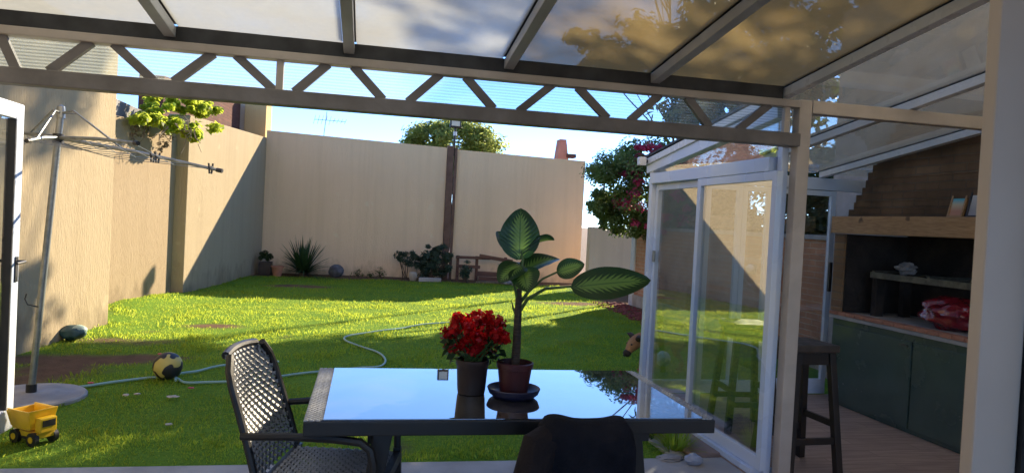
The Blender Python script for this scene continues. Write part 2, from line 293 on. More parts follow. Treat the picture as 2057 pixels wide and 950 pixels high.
def dieff_mat():
    """dark leaf with a pale feathered centre along the veins, from the leaf's own UV"""
    mt, nt, out = newmat('variegated_leaf')
    uv = N(nt, 'ShaderNodeTexCoord'); sp = N(nt, 'ShaderNodeSeparateXYZ'); nt.links.new(uv.outputs['UV'], sp.inputs[0])
    def mth(op, a, b=None, c=None):
        n = N(nt, 'ShaderNodeMath', operation=op)
        for i, x in enumerate((a, b, c)):
            if x is None: continue
            if isinstance(x, (int, float)): n.inputs[i].default_value = x
            else: nt.links.new(x, n.inputs[i])
        return n.outputs[0]
    u = mth('ABSOLUTE', mth('MULTIPLY_ADD', sp.outputs[0], 2, -1))
    ph = mth('MULTIPLY_ADD', u, -0.30, sp.outputs[1])
    wob = fac_noise(nt, coords(nt, (6, 9, 1), 'UV'), 2.0, 4, 0, 1)
    stripe = mth('SINE', mth('MULTIPLY_ADD', ph, 78, mth('MULTIPLY', wob, 3.0)))
    edge = mth('SUBTRACT', 0.66, u)
    vv = mth('SUBTRACT', 1.0, mth('ABSOLUTE', mth('MULTIPLY_ADD', sp.outputs[1], 2, -0.95)))
    fade = mth('MULTIPLY', edge, mth('MINIMUM', mth('MULTIPLY', vv, 2.2), 1.0))
    val = mth('ADD', mth('MULTIPLY', stripe, 0.17), mth('SUBTRACT', mth('MULTIPLY', fade, 1.1), 0.24))
    r = N(nt, 'ShaderNodeMapRange'); r.inputs[1].default_value = -0.03; r.inputs[2].default_value = 0.16; nt.links.new(val, r.inputs[0])
    c = mixc(nt, r.outputs[0], (0.014, 0.055, 0.014), (0.15, 0.27, 0.055))
    mid = mth('LESS_THAN', u, 0.035); c = mixc(nt, mid, c, (0.07, 0.15, 0.04))
    p = N(nt, 'ShaderNodeBsdfPrincipled', i_Roughness=0.32); nt.links.new(c, p.inputs['Base Color'])
    nt.links.new(bump(nt, stripe, 0.12, 0.004), p.inputs['Normal'])
    t = N(nt, 'ShaderNodeBsdfTranslucent'); nt.links.new(c, t.inputs[0])
    mx = N(nt, 'ShaderNodeMixShader'); mx.inputs[0].default_value = 0.42
    nt.links.new(p.outputs[0], mx.inputs[1]); nt.links.new(t.outputs[0], mx.inputs[2]); nt.links.new(mx.outputs[0], out.inputs[0]); return mt
M['dieff'] = dieff_mat()
M['stem_green'] = mat('green_stem', (0.06, 0.12, 0.03), (0.04, 0.085, 0.02), 0.45, 20)
M['stem_brown'] = mat('ringed_stem', (0.05, 0.032, 0.022), (0.028, 0.02, 0.015), 0.7, 4, stretch=(1, 1, 22), bmp=0.6, bscale=6)
def table_glass():
    mt, nt, out = newmat('black_table_glass'); p = N(nt, 'ShaderNodeBsdfPrincipled', i_Roughness=0.012)
    p.inputs['Base Color'].default_value = (0.012, 0.013, 0.016, 1); p.inputs['IOR'].default_value = 2.5
    p.inputs['Coat Weight'].default_value = 1.0; p.inputs['Coat IOR'].default_value = 2.0; p.inputs['Coat Roughness'].default_value = 0.01
    f = fac_noise(nt, coords(nt), 3, 5, 0.3, 0.8); r = N(nt, 'ShaderNodeMapRange'); r.inputs[3].default_value = 0.01; r.inputs[4].default_value = 0.035
    nt.links.new(f, r.inputs[0]); nt.links.new(r.outputs[0], p.inputs['Roughness'])
    du = N(nt, 'ShaderNodeBsdfDiffuse'); du.inputs[0].default_value = (0.45, 0.43, 0.40, 1); dm = N(nt, 'ShaderNodeMixShader')
    dr = N(nt, 'ShaderNodeMapRange'); dr.inputs[3].default_value = 0.015; dr.inputs[4].default_value = 0.11; nt.links.new(fac_noise(nt, coords(nt, (1, 1.6, 1)), 5, 7, 0.35, 0.8, 0.7), dr.inputs[0])
    nt.links.new(dr.outputs[0], dm.inputs[0]); nt.links.new(p.outputs[0], dm.inputs[1]); nt.links.new(du.outputs[0], dm.inputs[2])
    nt.links.new(dm.outputs[0], out.inputs[0]); return mt
M['tableglass'] = table_glass()
def two_tone(name, c1, c2, scale, lo, hi, rough=0.5):
    mt, nt, out = newmat(name); p = N(nt, 'ShaderNodeBsdfPrincipled', i_Roughness=rough)
    nt.links.new(mixc(nt, fac_noise(nt, coords(nt), scale, 1, lo, hi), c1, c2), p.inputs['Base Color'])
    nt.links.new(p.outputs[0], out.inputs[0]); return mt
M['ballmat'] = two_tone('yellow_black_ball', (0.55, 0.45, 0.12), (0.02, 0.02, 0.025), 8.5, 0.47, 0.49, 0.5)
M['ballblue'] = two_tone('white_blue_ball', (0.65, 0.72, 0.72), (0.10, 0.25, 0.33), 7, 0.52, 0.56, 0.45)
def picture_mat(name, top, mid, low):
    mt, nt, out = newmat(name); p = N(nt, 'ShaderNodeBsdfPrincipled', i_Roughness=0.3)
    tc = N(nt, 'ShaderNodeTexCoord'); sp = N(nt, 'ShaderNodeSeparateXYZ'); nt.links.new(tc.outputs['Generated'], sp.inputs[0])
    r = N(nt, 'ShaderNodeValToRGB'); e = r.color_ramp.elements; e[0].color = (*low, 1); e[0].position = 0.2; e[1].color = (*top, 1); e[1].position = 0.75
    x = r.color_ramp.elements.new(0.5); x.color = (*mid, 1); nt.links.new(sp.outputs[2], r.inputs[0]); nt.links.new(r.outputs[0], p.inputs['Base Color'])
    nt.links.new(p.outputs[0], out.inputs[0]); return mt
M['pic1'] = picture_mat('beach_print', (0.06, 0.40, 0.50), (0.50, 0.42, 0.25), (0.45, 0.20, 0.10))
M['pic2'] = picture_mat('pale_print', (0.5, 0.5, 0.48), (0.42, 0.40, 0.38), (0.32, 0.3, 0.3))

# ------------------------------------------------------------------ mesh builder
def org(o):
    v = Vector((0, 0, 0))
    while o: v += o.location; o = o.parent
    return v
class MB:
    def __init__(s): s.b = bmesh.new()
    def quad(s, *ps):
        return s.b.faces.new([s.b.verts.new(p) for p in ps])
    def hexa(s, c, bev=0.0):
        vs = [s.b.verts.new(p) for p in c]
        fs = [s.b.faces.new([vs[i] for i in q]) for q in ((0, 3, 2, 1), (4, 5, 6, 7), (0, 1, 5, 4), (1, 2, 6, 5), (2, 3, 7, 6), (3, 0, 4, 7))]
        if bev:
            es = list({e for f in fs for e in f.edges}); bmesh.ops.bevel(s.b, geom=es, offset=bev, segments=2, profile=0.6, affect='EDGES')
        return s
    def box(s, lo, hi, bev=0.0):
        x0, y0, z0 = lo; x1, y1, z1 = hi
        return s.hexa([(x0, y0, z0), (x1, y0, z0), (x1, y1, z0), (x0, y1, z0), (x0, y0, z1), (x1, y0, z1), (x1, y1, z1), (x0, y1, z1)], bev)
    def bar(s, p0, p1, w, h, up=(0, 0, 1), bev=0.0, w2=None, h2=None):
        """box along p0-p1: w across, h along up"""
        p0, p1 = Vector(p0), Vector(p1); d = (p1-p0).normalized(); up = Vector(up)
        if abs(d.dot(up)) > 0.98: up = Vector((0, 1, 0))
        a = d.cross(up).normalized(); u = a.cross(d).normalized(); w2 = w2 or w; h2 = h2 or h
        c = []
        for p, ww, hh in ((p0, w, h), (p1, w2, h2)):
            c += [p-a*ww/2-u*hh/2, p+a*ww/2-u*hh/2, p+a*ww/2+u*hh/2, p-a*ww/2+u*hh/2]
        return s.hexa(c, bev)
    def tube(s, pts, r, n=8, cap=True):
        pts = [Vector(p) for p in pts]; rs = r if isinstance(r, (list, tuple)) else [r]*len(pts)
        rings = []; up = None
        for i, p in enumerate(pts):
            d = (pts[min(i+1, len(pts)-1)]-pts[max(i-1, 0)]).normalized()
            if up is None: up = Vector((0, 0, 1)) if abs(d.z) < 0.9 else Vector((0, 1, 0))
            a = d.cross(up).normalized(); up = a.cross(d).normalized()
            rings.append([s.b.verts.new(p+(a*cos(2*pi*k/n)+up*sin(2*pi*k/n))*rs[i]) for k in range(n)])
        for q, w in zip(rings, rings[1:]):
            for k in range(n): s.b.faces.new((q[k], q[(k+1) % n], w[(k+1) % n], w[k]))
        if cap:
            s.b.faces.new(rings[0][::-1]); s.b.faces.new(rings[-1])
        return s
    def lathe(s, prof, c=(0, 0, 0), n=32, sq=(1, 1)):
        c = Vector(c); rings = []
        for r, z in prof:
            if r < 1e-5: rings.append([s.b.verts.new(c+Vector((0, 0, z)))])
            else: rings.append([s.b.verts.new(c+Vector((r*cos(2*pi*k/n)*sq[0], r*sin(2*pi*k/n)*sq[1], z))) for k in range(n)])
        for q, w in zip(rings, rings[1:]):
            for k in range(n):
                k2 = (k+1) % n
                if len(q) == 1 and len(w) == 1: continue
                if len(q) == 1: s.b.faces.new((q[0], w[k2], w[k]))
                elif len(w) == 1: s.b.faces.new((q[k], q[k2], w[0]))
                else: s.b.faces.new((q[k], q[k2], w[k2], w[k]))
        return s
    def blob(s, c, rad, sub=3, amp=0.15, freq=2.0, seed=0):
        r = bmesh.ops.create_icosphere(s.b, subdivisions=sub, radius=1); c = Vector(c); rad = Vector(rad) if not isinstance(rad, (int, float)) else Vector((rad,)*3)
        for v in r['verts']:
            k = 1+amp*noise.noise(v.co*freq+Vector((seed*7.3, seed*3.1, 0)))
            v.co = c+Vector((v.co.x*rad.x, v.co.y*rad.y, v.co.z*rad.z))*k
        return s
    def sphere(s, c, rad, u=24, v=14):
        r = bmesh.ops.create_uvsphere(s.b, u_segments=u, v_segments=v, radius=1); c = Vector(c)
        rad = Vector(rad) if not isinstance(rad, (int, float)) else Vector((rad,)*3)
        for w in r['verts']: w.co = c+Vector((w.co.x*rad.x, w.co.y*rad.y, w.co.z*rad.z))
        return s
    def prism(s, poly, fn, d0, d1, bev=0.0):
        """poly of 2-D points extruded from depth d0 to d1; fn(a, b, d) gives the 3-D point"""
        A = [s.b.verts.new(fn(a, b, d0)) for a, b in poly]; B = [s.b.verts.new(fn(a, b, d1)) for a, b in poly]
        n = len(poly); fs = [s.b.faces.new(A), s.b.faces.new(B[::-1])]
        for i in range(n): fs.append(s.b.faces.new((A[i], B[i], B[(i+1) % n], A[(i+1) % n])))
        if bev: bmesh.ops.bevel(s.b, geom=list({e for f in fs for e in f.edges}), offset=bev, segments=2, affect='EDGES')
        return s
    def build(s, name, m, parent=None, smooth=False, keep=False):
        bmesh.ops.recalc_face_normals(s.b, faces=s.b.faces[:])
        me = bpy.data.meshes.new(name)
        if parent is None and not keep:
            cs = [v.co for v in s.b.verts]
            lo = [min(c[i] for c in cs) for i in range(3)]; hi = [max(c[i] for c in cs) for i in range(3)]
            o0 = Vector(((lo[0]+hi[0])/2, (lo[1]+hi[1])/2, lo[2]))
        else: o0 = org(parent)
        for v in s.b.verts: v.co -= o0
        s.b.to_mesh(me); s.b.free(); me.materials.append(M[m] if isinstance(m, str) else m)
        if smooth:
            me.polygons.foreach_set('use_smooth', [True]*len(me.polygons))
            try: me.set_sharp_from_angle(angle=radians(40))
            except Exception: pass
        o = bpy.data.objects.new(name, me); COL.objects.link(o)
        if parent: o.parent = parent
        elif not keep: o.location = o0
        return o
def np_mesh(name, verts, quads, m, parent=None):
    me = bpy.data.meshes.new(name); verts = np.asarray(verts, float)
    if parent: o0 = org(parent)
    else:
        lo, hi = verts.min(0), verts.max(0); o0 = Vector(((lo[0]+hi[0])/2, (lo[1]+hi[1])/2, lo[2]))
    verts = verts-np.array(o0)
    k = quads.shape[1]
    me.vertices.add(len(verts)); me.vertices.foreach_set('co', verts.astype(np.float32).ravel())
    me.loops.add(quads.size); me.loops.foreach_set('vertex_index', quads.astype(np.int32).ravel())
    me.polygons.add(len(quads)); me.polygons.foreach_set('loop_start', np.arange(0, quads.size, k, dtype=np.int32))
    me.update(calc_edges=True); me.validate()
    me.materials.append(M[m]); o = bpy.data.objects.new(name, me); COL.objects.link(o)
    if parent: o.parent = parent
    else: o.location = o0
    return o
def tag(o, label, cat, group=None, kind=None):
    if label: o['label'] = label
    if cat: o['category'] = cat
    if group: o['group'] = group
    if kind: o['kind'] = kind
    return o
def thing(name, label, cat, loc=(0, 0, 0), group=None):
    o = bpy.data.objects.new(name, None); COL.objects.link(o); o.location = loc; o.empty_display_size = 0.1
    return tag(o, label, cat, group)
def struct(o): o['kind'] = 'structure'; return o
def dup(root, loc=None, rz=None, label=None):
    r = root.copy(); COL.objects.link(r)
    if loc is not None: r.location = loc
    if rz is not None: r.rotation_euler = (0, 0, rz)
    if label: r['label'] = label
    for ch in list(root.children):
        c = ch.copy(); COL.objects.link(c); c.parent = r
        for g in ch.children:
            d = g.copy(); COL.objects.link(d); d.parent = c
    return r
RNG = np.random.default_rng(11)
def leaf_quads(centers, normals, L, Wd, jitter=0.35, cup=0.12):
    """pointed 4-vertex leaves, two triangles folded along the midrib, at the given centres"""
    n = len(centers)
    nm = normals+RNG.normal(0, jitter, (n, 3)); nm /= np.linalg.norm(nm, axis=1)[:, None]
    t = RNG.normal(0, 1, (n, 3)); t -= nm*(t*nm).sum(1)[:, None]; t /= np.linalg.norm(t, axis=1)[:, None]
    b = np.cross(nm, t); l = (L*RNG.uniform(0.65, 1.3, n))[:, None]; w = (Wd*RNG.uniform(0.65, 1.3, n))[:, None]
    v = np.empty((n, 4, 3)); v[:, 0] = centers-t*l/2; v[:, 1] = centers+b*w/2+nm*l*cup; v[:, 2] = centers+t*l/2; v[:, 3] = centers-b*w/2+nm*l*cup
    return v.reshape(-1, 3), np.arange(n*4).reshape(n, 4)
def clumps(center, radii, ncl, rcl, nleaf, shell=0.55, zmin=None):
    """leaf positions gathered in many uneven clumps through a crown's volume"""
    d = RNG.normal(0, 1, (ncl, 3)); d /= np.linalg.norm(d, axis=1)[:, None]
    cc = np.array(center)+d*np.array(radii)*(shell+(1-shell)*RNG.uniform(0, 1, ncl)**0.6)[:, None]
    idx = RNG.integers(0, ncl, nleaf); rr = rcl*RNG.uniform(0.5, 1.35, ncl)
    o = RNG.normal(0, 1, (nleaf, 3)); o /= np.linalg.norm(o, axis=1)[:, None]
    p = cc[idx]+o*(rr[idx]*RNG.uniform(0, 1, nleaf)**0.45)[:, None]*np.array([1, 1, 0.75])
    nrm = o*0.7+np.array([0, 0, 0.6])
    if zmin is not None: k = p[:, 2] > zmin; p, nrm = p[k], nrm[k]
    return p, nrm, cc
def tree(name, base, center, radii, label, lm, ncl, rcl, nleaf, L, Wd, trunk_r=0.12, group=None, shell=0.5):
    t = thing(name, label, 'tree', base, group)
    p, nr, cc = clumps(center, radii, ncl, rcl, nleaf, shell)
    v, q = leaf_quads(p, nr, L, Wd); np_mesh('crown', v, q, lm, t)
    mb = MB(); b = Vector(base); c = Vector(center); fork = b+(c-b)*0.55
    mid = b+(c-b)*0.3+Vector((trunk_r*0.8, -trunk_r*0.5, 0))
    mb.tube([b, mid, fork, c], [trunk_r, trunk_r*0.8, trunk_r*0.62, trunk_r*0.25], 10)
    for k in range(0, len(cc), max(1, len(cc)//12)):
        e = Vector(cc[k]); s0 = fork+(c-fork)*random.uniform(0, 0.6); mm = s0+(e-s0)*0.5+Vector((0, 0, -0.1))
        mb.tube([s0, mm, e], [trunk_r*0.4, trunk_r*0.25, trunk_r*0.07], 6)
    mb.build('trunk', 'twig', t, True); return t

# ------------------------------------------------------------------ ground
g = MB(); g.quad((-400, -400, -0.06), (400, -400, -0.06), (400, 400, -0.06), (-400, 400, -0.06))
struct(g.build('ground', 'dirt', keep=True))
def wall_x(Y): return -3.08+0.107*(Y-9.4)           # the left boundary runs a little askew
BARE = [(on_z(x, y), a, b) for x, y, a, b in ((150, 722, 0.75, 0.30), (250, 685, 0.55, 0.25), (420, 655, 0.35, 0.2), (100, 745, 0.5, 0.3), (300, 718, 0.5, 0.16), (30, 760, 0.5, 0.4), (600, 575, 0.8, 0.3), (1150, 610, 0.7, 0.3))]
def bare(x, y):
    v = 0.0; nz = noise.noise(Vector((x*1.7, y*1.7, 3)))+0.5*noise.noise(Vector((x*5, y*5, 1)))
    for c, a, b in BARE:
        q = ((x-c.x)/a)**2+((y-c.y)/b)**2
        v = max(v, 1.25-q*0.9+nz*0.75)
    bed = 16.75+0.25*noise.noise(Vector((x*1.1, 0, 0)))   # strip of earth under the back wall
    v = max(v, (y-bed)*2.5+nz*0.5)
    v = max(v, (x-(4.55+(y-13.4)*0.08))*3+nz*0.4 if y > 8 else 0)
    v = max(v, (nz-0.62)*1.6)
    return min(1, max(0, v))
def lawn_z(x, y):
    z = 0.012*noise.noise(Vector((x*0.9, y*0.9, 0)))+0.006*noise.noise(Vector((x*3, y*3, 2)))
    d = x-wall_x(y)+(0.4 if y > 9.4 else 0.4*max(0, 1-(9.4-y)/0.6))
    z += 0.13*math.exp(-((d/0.5)**2))*max(0, 1-abs(y-11)/2.6)      # turf heaped against the left wall
    return z
xs = np.arange(-5.0, 6.2, 0.1); ys = np.arange(4.42, 18.0, 0.1)
vv = [(x, y, lawn_z(x, y)) for y in ys for x in xs]; nx = len(xs)
qq = np.array([(j*nx+i, j*nx+i+1, (j+1)*nx+i+1, (j+1)*nx+i) for j in range(len(ys)-1) for i in range(nx-1)])
lawn = struct(np_mesh('lawn', vv, qq, 'lawn'))
at = lawn.data.attributes.new('bare', 'FLOAT', 'POINT'); at.data.foreach_set('value', [bare(x, y) for y in ys for x in xs])
lawn.data.polygons.foreach_set('use_smooth', [True]*len(lawn.data.polygons))
# patio under the roof, deck in the glass room, kerb strips
struct(MB().box((-4.5, -3, -0.05), (2.42, 4.40, 0.012)).build('patio', 'pavers', keep=True))
struct(MB().box((2.42, -3, -0.05), (5.6, 6.12, 0.02)).build('wood_floor', 'deck', keep=True))
struct(MB().box((2.19, 4.42, -0.04), (2.43, 6.3, 0.035), 0.006).build('kerb', 'tile', keep=True))
struct(MB().box((2.06, 4.42, -0.04), (2.18, 6.3, 0.02), 0.006).build('kerb', 'concrete', keep=True))

# grass blades
def grass():
    pts = []
    cell = [(4.45, 6.5, 4600, 0.027), (6.5, 9, 2500, 0.031), (9, 12.5, 1500, 0.031), (12.5, 17.2, 850, 0.037)]
    V_, Q_ = [], []; base = 0
    for y0, y1, dens, h in cell:
        n = int((y1-y0)*8.6*dens); x = RNG.uniform(-3.9, 4.7, n); y = RNG.uniform(y0, y1, n)
        keep = []
        for i in range(n):
            if x[i] < wall_x(y[i])+0.02 and y[i] < 9.4 or x[i] < wall_x(y[i])-0.5: continue
            if x[i] > 2.05 and y[i] < 6.3: continue
            if (x[i]+2.44)**2+(y[i]-5.98)**2 < 0.142: continue
            if random.random() < bare(x[i], y[i])*1.05: continue
            if h < 0.045 and noise.noise(Vector((x[i]*2.2, y[i]*2.2, 9)))*0.9+0.75 < random.random(): continue
            # outside the picture
            c = FW.dot(Vector((x[i], y[i], 0))-CAM); xx = CR.dot(Vector((x[i], y[i], 0))-CAM)/c
            if abs(xx) > 0.78: continue
            keep.append(i)
        x, y = x[keep], y[keep]; n = len(x)
        z = np.array([lawn_z(a, b) for a, b in zip(x, y)])-0.004
        tuft = np.array([0.75+0.7*noise.noise(Vector((a*1.9, b*1.9, 4))) for a, b in zip(x, y)])
        ang = RNG.uniform(0, 2*pi, n); hh = h*RNG.uniform(0.55, 1.5, n)*np.clip(tuft, 0.5, 1.5); w = hh*0.085+0.0011*(h/0.027)
        lean = RNG.uniform(0.1, 0.85, n)*hh; la = RNG.uniform(0, 2*pi, n)
        p = np.stack([x, y, z], 1); t = np.stack([np.cos(ang), np.sin(ang), np.zeros(n)], 1)*w[:, None]
        ld = np.stack([np.cos(la)*lean, np.sin(la)*lean, hh], 1); md = ld*np.array([0.42, 0.42, 0.62])
        v = np.empty((n, 4, 3)); v[:, 0] = p-t; v[:, 1] = p+t; v[:, 2] = p+ld; v[:, 3] = p+md-t*0.9
        V_.append(v.reshape(-1, 3)); Q_.append(np.arange(n*4).reshape(n, 4)+base); base += n*4
    o = np_mesh('grass', np.concatenate(V_), np.concatenate(Q_), 'grassblade')
    tag(o, 'short green lawn grass with worn brown patches', 'grass', kind='stuff')
grass()
# mulch bed along the brick wall
mv = []
mbm = MB()
for k in range(420):
    Y = random.uniform(9.6, 13.6); X = random.uniform(4.45, 5.1)+(Y-13.4)*0.03
    mbm.blob((X, Y, lawn_z(X, Y)+0.01), (random.uniform(0.02, 0.05), random.uniform(0.02, 0.05), 0.018), 1, 0.4, 2, k)
tag(mbm.build('fallen_petals', 'mulch', keep=True), 'red fallen petals and bark scattered along the brick wall', 'ground cover', kind='stuff')

# ------------------------------------------------------------------ boundary walls
def skew_wall(name, m, Y0, Y1, off, thick, z0_, z1_, label, extra=None):
    """a stretch of the left boundary; face 'off' metres to the garden side of its line"""
    mb = MB(); a, b = wall_x(Y0)+off, wall_x(Y1)+off
    mb.hexa([(a-thick, Y0, -0.05), (a, Y0, -0.05), (b, Y1, -0.05), (b-thick, Y1, -0.05), (a-thick, Y0, z0_), (a, Y0, z0_), (b, Y1, z1_), (b-thick, Y1, z1_)], 0.012)
    return tag(mb.build(name, m), label, 'wall')
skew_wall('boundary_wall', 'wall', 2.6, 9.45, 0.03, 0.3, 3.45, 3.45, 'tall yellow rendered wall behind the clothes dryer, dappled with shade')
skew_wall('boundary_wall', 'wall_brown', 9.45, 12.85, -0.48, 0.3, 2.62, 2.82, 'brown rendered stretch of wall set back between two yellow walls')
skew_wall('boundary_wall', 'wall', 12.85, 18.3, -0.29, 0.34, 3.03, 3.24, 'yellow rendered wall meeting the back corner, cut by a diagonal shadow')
o = MB(); o.hexa([(-2.46, 17.9, -0.05), (1.8735, 17.9, -0.05), (1.8735, 18.2, -0.05), (-2.46, 18.2, -0.05), (-2.46, 17.9, 3.40), (1.8735, 17.9, 3.29), (1.8735, 18.2, 3.29), (-2.46, 18.2, 3.40)], 0.01)
tag(o.build('garden_wall', 'wall_back'), 'left half of the shaded beige back wall, up to the brown post', 'wall')
o = MB(); o.hexa([(2.1215, 17.9, -0.05), (5.5, 17.9, -0.05), (5.5, 18.2, -0.05), (2.1215, 18.2, -0.05), (2.1215, 17.9, 3.26), (5.5, 17.9, 3.20), (5.5, 18.2, 3.20), (2.1215, 18.2, 3.26)], 0.01)
tag(o.build('garden_wall', 'wall_back'), 'right half of the shaded beige back wall, beyond the brown post', 'wall')
o = MB().box((5.16, 16.1, -0.05), (7.5, 16.35, 1.50), 0.01)
tag(o.build('low_wall', 'wall_back'), 'low pale wall under the flowering bush at the back right', 'wall')
o = MB().box((5.52, 16.4, 1.3), (5.56, 16.44, 2.75))
tag(o.build('thin_post', 'rust'), 'thin dark post standing between the back wall and the flowering bush', 'post')
# brown steel post with floodlight
pl = thing('lamp_post', 'brown steel post between the two halves of the back wall, carrying a floodlight', 'lamp post', (1.99, 17.84, 0))
MB().box((1.875, 17.80, -0.05), (2.03, 17.96, 3.34), 0.006).build('post', 'rust', pl)
MB().box((2.055, 17.82, -0.05), (2.12, 17.93, 3.30), 0.006).build('post', 'rust', pl)['label'] = 'thinner upright beside the main post'
MB().tube([(2.04, 17.86, 3.1), (2.04, 17.86, 3.82)], 0.026, 10).build('mast', 'black_metal', pl, True)
MB().tube([(2.04, 17.86, 3.60), (2.04, 17.86, 3.70)], 0.045, 10).build('clamp', 'white_paint', pl, True)
fl = MB().box((1.90, 17.80, 3.80), (2.18, 17.92, 4.06), 0.012).build('floodlight', 'black_metal', pl)
MB().box((1.935, 17.78, 3.835), (2.145, 17.797, 4.025), 0.004).build('lens', mat('lamp_lens', (0.62, 0.60, 0.52), (0.55, 0.53, 0.46), 0.3), fl)
# brick wall on the right with coping, plinth and white end pillar
bw = thing('brick_wall', 'red brick garden wall seen through the sliding glass', 'wall', (5.3, 9, 0))
MB().box((5.225, 6.35, 0.22), (5.42, 13.3, 1.50)).build('brickwork', 'brick', bw)
MB().box((5.19, 6.35, -0.05), (5.45, 13.3, 0.217), 0.01).build('plinth', 'wall_pale', bw)
MB().box((5.19, 6.35, 1.503), (5.46, 13.3, 1.56), 0.008).build('coping', 'concrete', bw)
MB().box((5.19, 13.3, -0.05), (5.46, 13.5, 1.60), 0.01).build('end_pillar', 'white_paint', bw)
wl = thing('wall_lamp', 'small pale oval lamp on the brick wall behind the glass', 'lamp', (5.15, 7.6, 1.2))
p = on_x(1507, 540, 5.18)
wl.location = p
MB().sphere(p, (0.045, 0.10, 0.065)).build('diffuser', 'white_paint', wl, True)
MB().box((p.x+0.02, p.y-0.11, p.z-0.07), (p.x+0.044, p.y+0.11, p.z+0.07), 0.008).build('back_plate', 'galv', wl)

# things above and beyond the walls
yp = thing('rendered_pillar', 'yellow rendered pillar rising above the wall at the back left corner', 'pillar', (-2.9, 18.6, 0))
MB().box((-3.05, 18.32, -0.05), (-2.55, 19.3, 4.3), 0.01).build('shaft', 'wall_yellow', yp)
MB().box((-3.45, 18.45, -0.05), (-3.053, 18.9, 4.3), 0.01).build('shaded_return', 'wall_pale', yp)
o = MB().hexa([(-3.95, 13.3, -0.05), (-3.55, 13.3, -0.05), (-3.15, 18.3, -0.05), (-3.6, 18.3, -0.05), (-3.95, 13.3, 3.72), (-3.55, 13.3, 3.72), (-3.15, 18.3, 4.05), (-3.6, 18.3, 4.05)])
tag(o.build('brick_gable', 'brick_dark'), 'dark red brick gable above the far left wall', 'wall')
o = MB().box((-3.9, 9.75, -0.05), (-3.58, 13.0, 2.98), 0.01)
tag(o.build('concrete_ledge', 'concrete_beam'), 'grey concrete ledge behind the leafy vine', 'ledge')
o = MB().tube([(-3.7, 9.9, 2.95), (-3.7, 9.92, 3.15), (-3.68, 10.05, 3.3), (-3.66, 10.22, 3.25), (-3.68, 10.2, 3.12), (-3.7, 10.05, 3.05)], 0.02, 8)
tag(o.build('iron_bracket', 'black_metal', smooth=True), 'curled dark iron bracket on the ledge at the top of the left wall', 'bracket')
an = thing('antenna', 'thin rooftop aerial far beyond the back wall', 'antenna', (-1.35, 22, 0))
bp = on_y(651, 268, 22); tp = on_y(657, 224, 22)
MB().tube([(bp.x, 22, 0), (bp.x, 22, bp.z), (tp.x, 22, tp.z)], 0.012, 6).build('mast', 'galv', an)
ab = MB(); q0 = on_y(632, 240, 22); q1 = on_y(694, 245, 22); ab.tube([q0, q1], 0.009, 6)
for i in range(9):
    c = q0+(q1-q0)*(i/8); h = 0.13 if i < 5 else 0.07
    ab.tube([c-Vector((0.03, 0, h)), c+Vector((0.03, 0, h))], 0.006, 5)
ab.build('boom', 'galv', an)
ph = thing('neighbour_house', 'pink chimney top of a house peeping over the back wall', 'house', (6.3, 23.5, 0))
MB().box((4.0, 22.6, -0.05), (6.7, 26, 3.0), 0.02).build('wall', 'pinkwall', ph)
c0 = on_y(1132, 318, 22); ct = on_y(1132, 280, 22)
ch = MB(); w0, w1 = 0.31, 0.13
ch.hexa([(c0.x-w0, 21.9, 2.6), (c0.x+w0, 21.9, 2.6), (c0.x+w0, 22.5, 2.6), (c0.x-w0, 22.5, 2.6), (c0.x-w1-0.02, 22.0, ct.z), (c0.x+w1-0.06, 22.0, ct.z), (c0.x+w1-0.06, 22.4, ct.z), (c0.x-w1-0.02, 22.4, ct.z)], 0.02)
ch.build('chimney', 'pinkwall', ph)
MB().box((c0.x+0.08, 21.86, c0.z+0.02), (c0.x+0.38, 22.2, c0.z+0.14), 0.015).build('ledge', 'brick_dark', ph)

tree('garden_tree', (2.6, 24, 0), (2.75, 24, 3.85), (1.6, 1.4, 0.95), 'bright green round tree top peeping over the back wall', 'leaf_pale', 90, 0.42, 22000, 0.13, 0.07, 0.1, shell=0.6)
# shading trees behind the right boundary
G = 'trees beyond the right boundary'
tree('garden_tree', (7.6, 13.6, 0), (7.3, 13.2, 5.0), (1.9, 2.0, 1.7), 'tall tree behind the brick wall, nearest the back of the garden', 'leaf_mid', 75, 0.5, 8500, 0.20, 0.10, 0.16, G, 0.35)
tree('garden_tree', (8.8, 10.4, 0), (8.4, 10.3, 6.3), (1.9, 1.8, 1.5), 'broad tree showing as dark mottling through the stained roof glass', 'leaf_mid', 50, 0.55, 4400, 0.20, 0.10, 0.16, G, 0.3)
tree('garden_tree', (9.4, 20.6, 0), (8.3, 20.0, 10.6), (1.7, 1.5, 1.4), 'tall thin tree reaching above the back right corner', 'leaf_mid', 26, 0.42, 1700, 0.22, 0.11, 0.055, G, 0.3)
tree('garden_tree', (8.3, 17.0, 0), (7.0, 16.3, 5.8), (2.6, 1.35, 0.75), 'spreading tree whose leaves show through the ribbed sheet above the right end of the beam', 'leaf_mid', 80, 0.42, 8500, 0.20, 0.10, 0.06, G, 0.3)
tree('shrub_tree', (6.1, 9.6, 0), (6.4, 11.0, 1.95), (0.7, 3.7, 0.95), 'dark leafy hedge tree standing behind the brick wall', 'leaf_dark', 110, 0.42, 17000, 0.13, 0.07, 0.08, None, 0.4)

